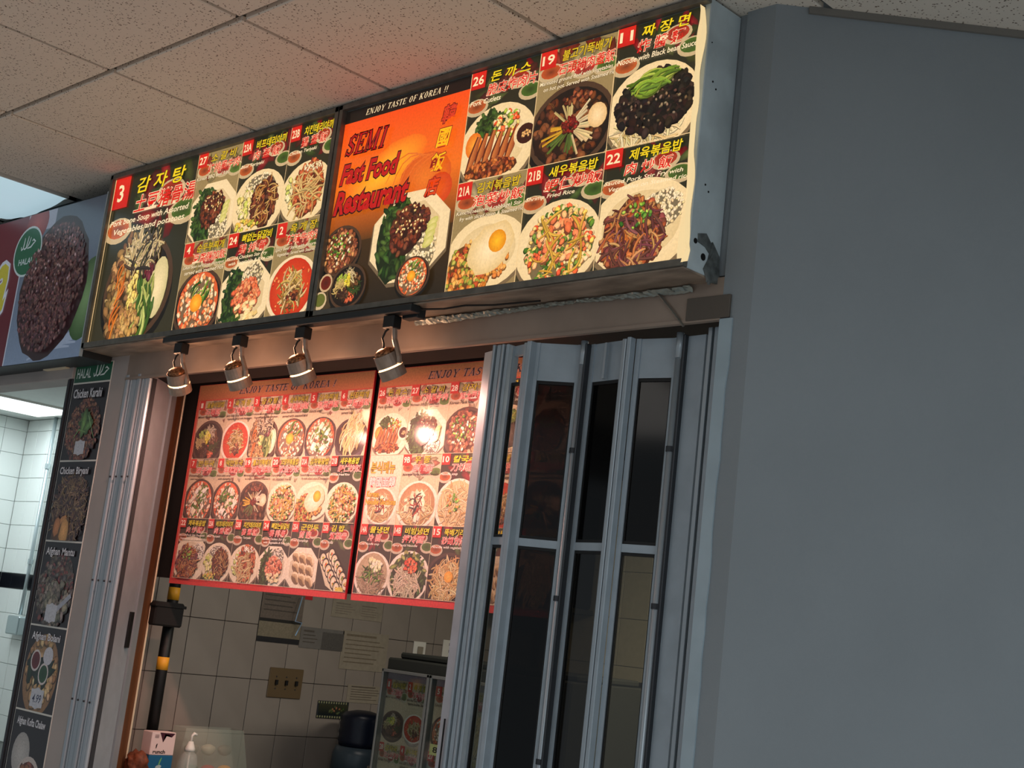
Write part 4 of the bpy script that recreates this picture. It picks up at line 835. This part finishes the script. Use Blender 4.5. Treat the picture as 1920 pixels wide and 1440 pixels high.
for z in (1.275, 1.262): tube(bm, [(xx-.014, 2.277, z), (xx-.014, 2.281, z)], .004, 8)
obj('keyhole', bm, M['black'], lv); obj('latch', bx(xx-.016, xx-.004, 2.272, 2.278, 1.205, 1.209), M['white'], lv)
bm = bmesh.new()
for p in (-1.836, -2.112):
    for z in (2.06, 1.72, 1.36): obj('hinge_collar', tb([(p, 2.331 if p > -2 else 2.325, z-.006), (p, 2.331 if p > -2 else 2.325, z+.006)], .0095, 8), M['alud'], rg)

# ================================================================= INSIDE THE KITCHEN
WX = -4.350
def on_wall(name, y0, y1, z0, z1, m, label, cat, th=.002, art=None, group=None, seed=300):
    t = empty(name, (WX, (y0+y1)/2, z0), label, cat, group)
    obj('sheet' if th < .004 else 'plate', bx(WX, WX+th, y0, y1, z0, z1, bev=0 if th < .004 else .002), m, t)
    if art:
        A = Art(facing_right(WX+th+.0002), (y0, y1, z0, z1), seed=seed); art(A); A.build('print', P_STRIP, t)
    return t
def lines(y0, y1, z0, z1, n, c=(70, 62, 56), head=True):
    def f(A):
        for k in range(n):
            z = z1-(z1-z0)*(k+.8)/(n+.8); A.rect(y0+.012, y1-.012-(y1-y0)*A.r.uniform(0, .35), z, z+(z1-z0)*.22/n*(2 if head and k == 0 else 1), c)
    return f
def cal(A):
    A.rect(3.13, 3.33, 1.60, 1.79, (104, 92, 84)); lines(3.13, 3.33, 1.615, 1.78, 8)(A); A.rect(3.13, 3.33, 1.592, 1.604, (22, 20, 22)); A.rect(3.13, 3.33, 1.535, 1.592, (128, 118, 100)); A.rect(3.13, 3.33, 1.515, 1.535, (26, 26, 34))
on_wall('wall_notice', 3.13, 3.33, 1.515, 1.79, M['paperd'], 'hanging notice with a dark bar across it, under the left red menu board', 'notice', art=cal)
tag(obj('clear_ribbon', tb([(WX+.02, 3.303, 1.70), (WX+.025, 3.288, 1.64), (WX+.02, 3.285, 1.603), (WX+.03, 3.31, 1.60), (WX+.025, 3.30, 1.57), (WX+.02, 3.295, 1.55)], .0028, 5), mat('ribbon_painted_reflection', (180, 210, 240), .1, .5)), 'thin shiny twisted plastic ribbon dangling over the hanging notice', 'ribbon')  # pale blue colour paints the light reflected in the clear plastic
on_wall('wall_notice', 3.47, 3.735, 1.64, 1.73, M['paper'], 'wide faded paper with two columns of writing, just below the menu boards', 'notice', art=lambda A: (lines(3.475, 3.60, 1.645, 1.70, 5, (120, 108, 96))(A), lines(3.61, 3.73, 1.645, 1.70, 5, (120, 108, 96))(A)))
on_wall('wall_notice', 3.332, 3.549, 1.507, 1.588, M['paperd'], 'dark grey paper right of the hanging notice', 'notice', art=lambda A: (A.rect(3.44, 3.549, 1.507, 1.575, (84, 80, 78)), lines(3.335, 3.43, 1.515, 1.58, 4, (80, 72, 66))(A)))
on_wall('wall_notice', 3.544, 3.786, 1.44, 1.592, M['paper'], 'largest yellowed paper taped on the tiles above the dark cooler', 'notice', art=lines(3.55, 3.78, 1.45, 1.585, 7, (116, 104, 88)))
on_wall('wall_notice', 3.604, 3.811, 1.312, 1.381, M['paper'], 'lined handwritten sheet left of the cooler, above the blue water bottle', 'notice', art=lines(3.61, 3.80, 1.315, 1.38, 6, (96, 86, 76)))
on_wall('wall_notice', 3.324, 3.367, 1.692, 1.71, M['red'], 'tiny red label peeking out below the left menu board', 'label')
sp_ = on_wall('switch_plate', 3.212, 3.372, 1.311, 1.423, M['brass'], 'square brown wall plate with three toggle switches', 'switch', th=.006)
bm = bmesh.new()
for y in (3.245, 3.292, 3.34): box(bm, WX+.006, WX+.016, y-.005, y+.005, 1.36, 1.378, bev=.001)
obj('toggle', bm, M['black'], sp_)
bm = bmesh.new()
for y in (3.245, 3.292, 3.34):
    for z in (1.39, 1.345): tube(bm, [(WX+.006, y, z), (WX+.0075, y, z)], .003, 6)
obj('screw', bm, M['alud'], sp_)
pc = on_wall('small_picture', 3.463, 3.619, 1.245, 1.312, M['dframe'], 'small dark picture with a pale stepped border below the switch plate', 'picture', th=.006, art=lambda A: ([A.rect(3.463+.0125*k, 3.463+.0125*k+.006, z, z+.008, (150, 150, 110)) for k in range(12) for z in (1.247, 1.302)], A.rect(3.468, 3.614, 1.257, 1.30, (20, 30, 34), (60, 60, 40)), A.pile(3.56, 1.278, .04, .014, 14, .012, [(130, 90, 60), (70, 80, 50)])))
o1 = on_wall('wall_outlet', 3.925, 3.993, 1.50, 1.58, M['white'], 'brownish outlet plate on the tiles above the left of the cooler', 'outlet', th=.008)
obj('socket', bx(WX+.008, WX+.014, 3.945, 3.975, 1.52, 1.56, bev=.002), M['paper'], o1)
o2 = on_wall('wall_outlet', 4.092, 4.184, 1.51, 1.60, M['white'], 'bright white double outlet beside the folded gate posts above the cooler', 'outlet', th=.008)
bm = bmesh.new()
for z in (1.582, 1.553, 1.525): box(bm, WX+.008, WX+.010, 4.125, 4.15, z-.006, z+.006)
obj('socket_hole', bm, M['hole'], o2)

# striped pole with a dark box on it
pl = empty('striped_pole', (-4.25, 2.68, 0), 'black upright pole with yellow bands by the left tiled wall', 'pole')
obj('tube', tb([(-4.25, 2.68, 1.031), (-4.25, 2.68, 1.72)], .020, 14), M['black'], pl, smooth=True)
for z in (1.65, 1.408): obj('yellow_band', tb([(-4.25, 2.68, z-.022), (-4.25, 2.68, z+.022)], .0208, 14), M['yellow'], pl, smooth=True)
bm = bx(-4.23, -4.18, 2.575, 2.69, 1.535, 1.618, bev=.006); box(bm, -4.236, -4.176, 2.57, 2.695, 1.60, 1.61, bev=.002); obj('dark_box', bm, M['blackm'], pl)

# counter and things at the bottom of the frame
ct = empty('counter', (-4.05, 3.0, 0), 'steel counter along the left tiled wall, below the frame', 'counter')
obj('worktop', bx(-4.34, -3.98, 2.55, 4.6, 1.00, 1.03, bev=.004), M['cab'], ct); obj('cabinet', bx(-4.33, -4.0, 2.57, 4.58, 0, 1.0), M['cab'], ct)
# carton
cb = empty('drink_carton', (-4.18, 2.68, 1.03), 'white and blue paper carton marked runch standing by the striped pole', 'carton')
obj('upper_box', bx(-4.21, -4.152, 2.622, 2.716, 1.108, 1.184, bev=.002), M['cart'], cb); obj('lower_box', bx(-4.21, -4.152, 2.622, 2.716, 1.03, 1.1075, bev=.002), M['blue'], cb)
A = Art(facing_right(-4.1515), (2.622, 2.716, 1.03, 1.185), seed=9)
A.text('runch', 2.634, 2.682, 1.113, 1.126, (30, 18, 20), None, .03); A.strand([(2.644, 1.13), (2.645, 1.14), (2.647, 1.146)], .005, (30, 20, 20))
A.fan([(2.652, 1.183), (2.712, 1.181), (2.70, 1.168), (2.69, 1.176), (2.672, 1.178), (2.668, 1.15), (2.66, 1.168)], (70, 30, 44)); A.strand([(2.66, 1.06), (2.668, 1.09), (2.672, 1.10)], .006, (110, 170, 110)); A.ell(2.664, 1.07, .012, .006, .2, (170, 190, 190), None, 10)
for k in range(3): A.rect(2.634, 2.65, 1.165+.004*k, 1.167+.004*k, (120, 90, 90))
A.build('print', P_STRIP, cb)
# pump bottle
pb = empty('pump_bottle', (-4.13, 2.765, 1.03), 'clear sanitizer pump bottle with a white pump top in front of the tiles', 'bottle')
obj('bottle', tb([(-4.13, 2.765, 1.03), (-4.13, 2.765, 1.09), (-4.13, 2.765, 1.112), (-4.13, 2.765, 1.128)], [.032, .032, .028, .014], 16), M['clear'], pb, smooth=True)
obj('collar', tb([(-4.13, 2.765, 1.128), (-4.13, 2.765, 1.136), (-4.13, 2.765, 1.160)], [.017, .017, .008], 14), M['white'], pb, smooth=True)
obj('nozzle', tb([(-4.13, 2.765, 1.158), (-4.13, 2.766, 1.180), (-4.13, 2.772, 1.186), (-4.13, 2.784, 1.182)], [.004, .004, .006, .005], 8), M['white'], pb, smooth=True)
obj('dip_tube', tb([(-4.13, 2.765, 1.128), (-4.13, 2.765, 1.035)], .003, 6), M['white'], pb)
# translucent bin with small round things
bn = empty('plastic_bin', (-4.2, 2.89, 1.03), 'pale translucent plastic bin with small items beside the pump bottle', 'bin')
bm = bmesh.new(); v = [bm.verts.new(p) for p in ((-4.25, 2.735, 1.03), (-4.25, 3.045, 1.03), (-4.25, 3.005, 1.20), (-4.25, 2.765, 1.20), (-4.16, 2.735, 1.03), (-4.16, 3.045, 1.03), (-4.17, 3.005, 1.20), (-4.17, 2.765, 1.20))]
for f in ((0, 1, 2, 3), (4, 5, 6, 7), (0, 1, 5, 4), (1, 2, 6, 5), (3, 0, 4, 7)): bm.faces.new([v[i] for i in f])
obj('bin_shell', bm, mat('cloudy_plastic', (170, 172, 158), .4, alpha=.42), bn)
for k, (y, z) in enumerate(((2.82, 1.13), (2.89, 1.13), (2.96, 1.13), (2.83, 1.06), (2.90, 1.06), (2.97, 1.06))):
    bm = bmesh.new(); bmesh.ops.create_uvsphere(bm, u_segments=14, v_segments=9, radius=1); 
    for q in bm.verts: q.co = Vector((-4.205+q.co.x*.02, y+q.co.y*.028, z+q.co.z*.024*(1 if q.co.z < 0 else .6)))
    tag(obj('snack_cup', bm, (M['paper'], M['tilec'], M['paper'], M['badge'], M['red'], M['yellow'])[k], smooth=True), 'small %s round cup %s in the pale plastic bin' % (('grey-brown', 'cream', 'pale brown', 'green', 'red', 'yellow')[k], ('left in the upper row', 'middle of the upper row', 'right in the upper row', 'left in the lower row', 'middle of the lower row', 'right in the lower row')[k]), 'cup', 'small cups in the plastic bin')
# brown bag
bm = bmesh.new(); bmesh.ops.create_icosphere(bm, subdivisions=3, radius=1)
for q in bm.verts:
    nn = 1+.16*math.sin(q.co.x*7+q.co.z*5)+.1*math.sin(q.co.y*11+q.co.z*9); q.co = Vector((-4.17+q.co.x*.04*nn, 2.592+q.co.y*.036*nn, 1.075+q.co.z*.044*nn))
tag(obj('crumpled_bag', bm, M['orange'], smooth=True), 'crumpled rusty brown bag at the foot of the striped pole', 'bag')
# water bottle on its stand
jg = empty('water_bottle', (-4.18, 3.55, 1.03), 'large upturned dark blue water bottle left of the cooler', 'water bottle')
jp = [(-4.18, 3.56, z) for z in (1.155, 1.16, 1.18, 1.195, 1.21, 1.225, 1.24, 1.255, 1.27, 1.285, 1.295)]
obj('bottle_body', tb(jp, [.05, .08, .088, .084, .088, .084, .088, .084, .086, .07, .03], 24), M['jug'], jg, smooth=True)
obj('stand', tb([(-4.18, 3.56, 1.03), (-4.18, 3.56, 1.13), (-4.18, 3.56, 1.158)], [.105, .10, .09], 24), M['jug2'], jg, smooth=True)
for q in (0,): obj('label_plate', bx(-4.085, -4.078, 3.53, 3.59, 1.08, 1.10), M['paper'], jg)
# cooler with menu pictures behind its glass doors
cx0, cx1, cy, ctop = -3.782, -2.9, 3.30, 1.517
co = empty('display_cooler', ((cx0+cx1)/2, 3.45, 0), 'dark display cooler with menu pictures on its glass doors, behind the folded gate posts', 'cooler')
bm = bx(cx0, cx1, cy, cy+.36, 0, ctop, bev=.006); obj('cabinet', bm, M['cooler'], co)
obj('top_cover', bx(cx0+.03, cx1, cy+.03, cy+.34, ctop, ctop+.022, bev=.006), M['cooler'], co)
for a, b, nos in ((cx0+.012, -3.522, (('1', '2'), ('28', '4'), ('22', '21A'))), (-3.516, -3.20, (('5', '6'), ('27', '20'), ('8', '7')))):
    bm = bmesh.new(); z0, z1 = .3, 1.476
    for q in ((a, b, z1-.010, z1), (a, b, z0, z0+.02), (a, a+.008, z0, z1), (b-.012, b, z0, z1)): box(bm, q[0], q[1], cy-.03, cy-.002, q[2], q[3], bev=.001)
    dr = obj('door', bm, M['coolal'], co)
    obj('glass_pane', bx(a+.008, b-.012, cy-.026, cy-.024, z0+.02, z1-.01), M['gdoor'], dr)
    ar = Art(facing_front(cy-.006), (a+.010, b-.014, .8, z1-.012), seed=400)
    ar.rect(a+.01, b-.014, .8, z1-.012, (150, 140, 160)); ar.build('menu_sheet', P_POST, dr)
    xs = (a+.012, (a+b)/2-.002, b-.016); zz_ = (1.442, 1.225, 1.02, .82)
    for r in range(3):
        for k in range(2):
            A = Art(facing_front(cy-.0065), (xs[k], xs[k+1], zz_[r+1], zz_[r]), seed=410+r*3+k, l0=2); cell(A, nos[r][k], xs[k], xs[k+1], zz_[r+1], zz_[r], pale=True); A.build('menu_picture', P_POST, dr)
for x, z, m, s in ((-3.70, 1.055, (150, 196, 180), '12'), (-3.60, 1.030, (226, 160, 50), '10'), (-3.44, 1.235, (170, 180, 120), '8')):
    A = Art(facing_front(cy-.032), (x-.05, x+.05, z-.04, z+.04), seed=2); A.rect(x-.034, x+.034, z-.018, z+.018, m); A.text(s, x-.02, x+.004, z-.01, z+.01, (30, 30, 30), None, .02)
    t = A.build('price_tag', P_STRIP, co)
# dark hood and appliance at the back, seen through the gate panes
hd = empty('extractor_hood', (-4.0, 4.3, 1.78), 'dark extractor hood at the back of the kitchen, seen dimly through the gate glass', 'hood')
bm = bx(-4.34, -4.05, 4.2, 4.69, 1.80, 2.30, bev=.01); obj('hood_body', bm, M['blackm'], hd); obj('hood_lip', bx(-4.34, -4.04, 4.19, 4.69, 1.78, 1.80), M['cab'], hd)
fr = empty('tall_appliance', (-3.0, 4.45, 0), 'dark tall appliance in front of the cream tiles, seen through the clear pane', 'appliance')
obj('body', bx(-3.9, -2.75, 4.15, 4.69, 0, 1.48, bev=.01), M['blackm'], fr); obj('raised_top', bx(-3.6, -3.45, 4.2, 4.69, 1.48, 1.52, bev=.008), M['blackm'], fr)
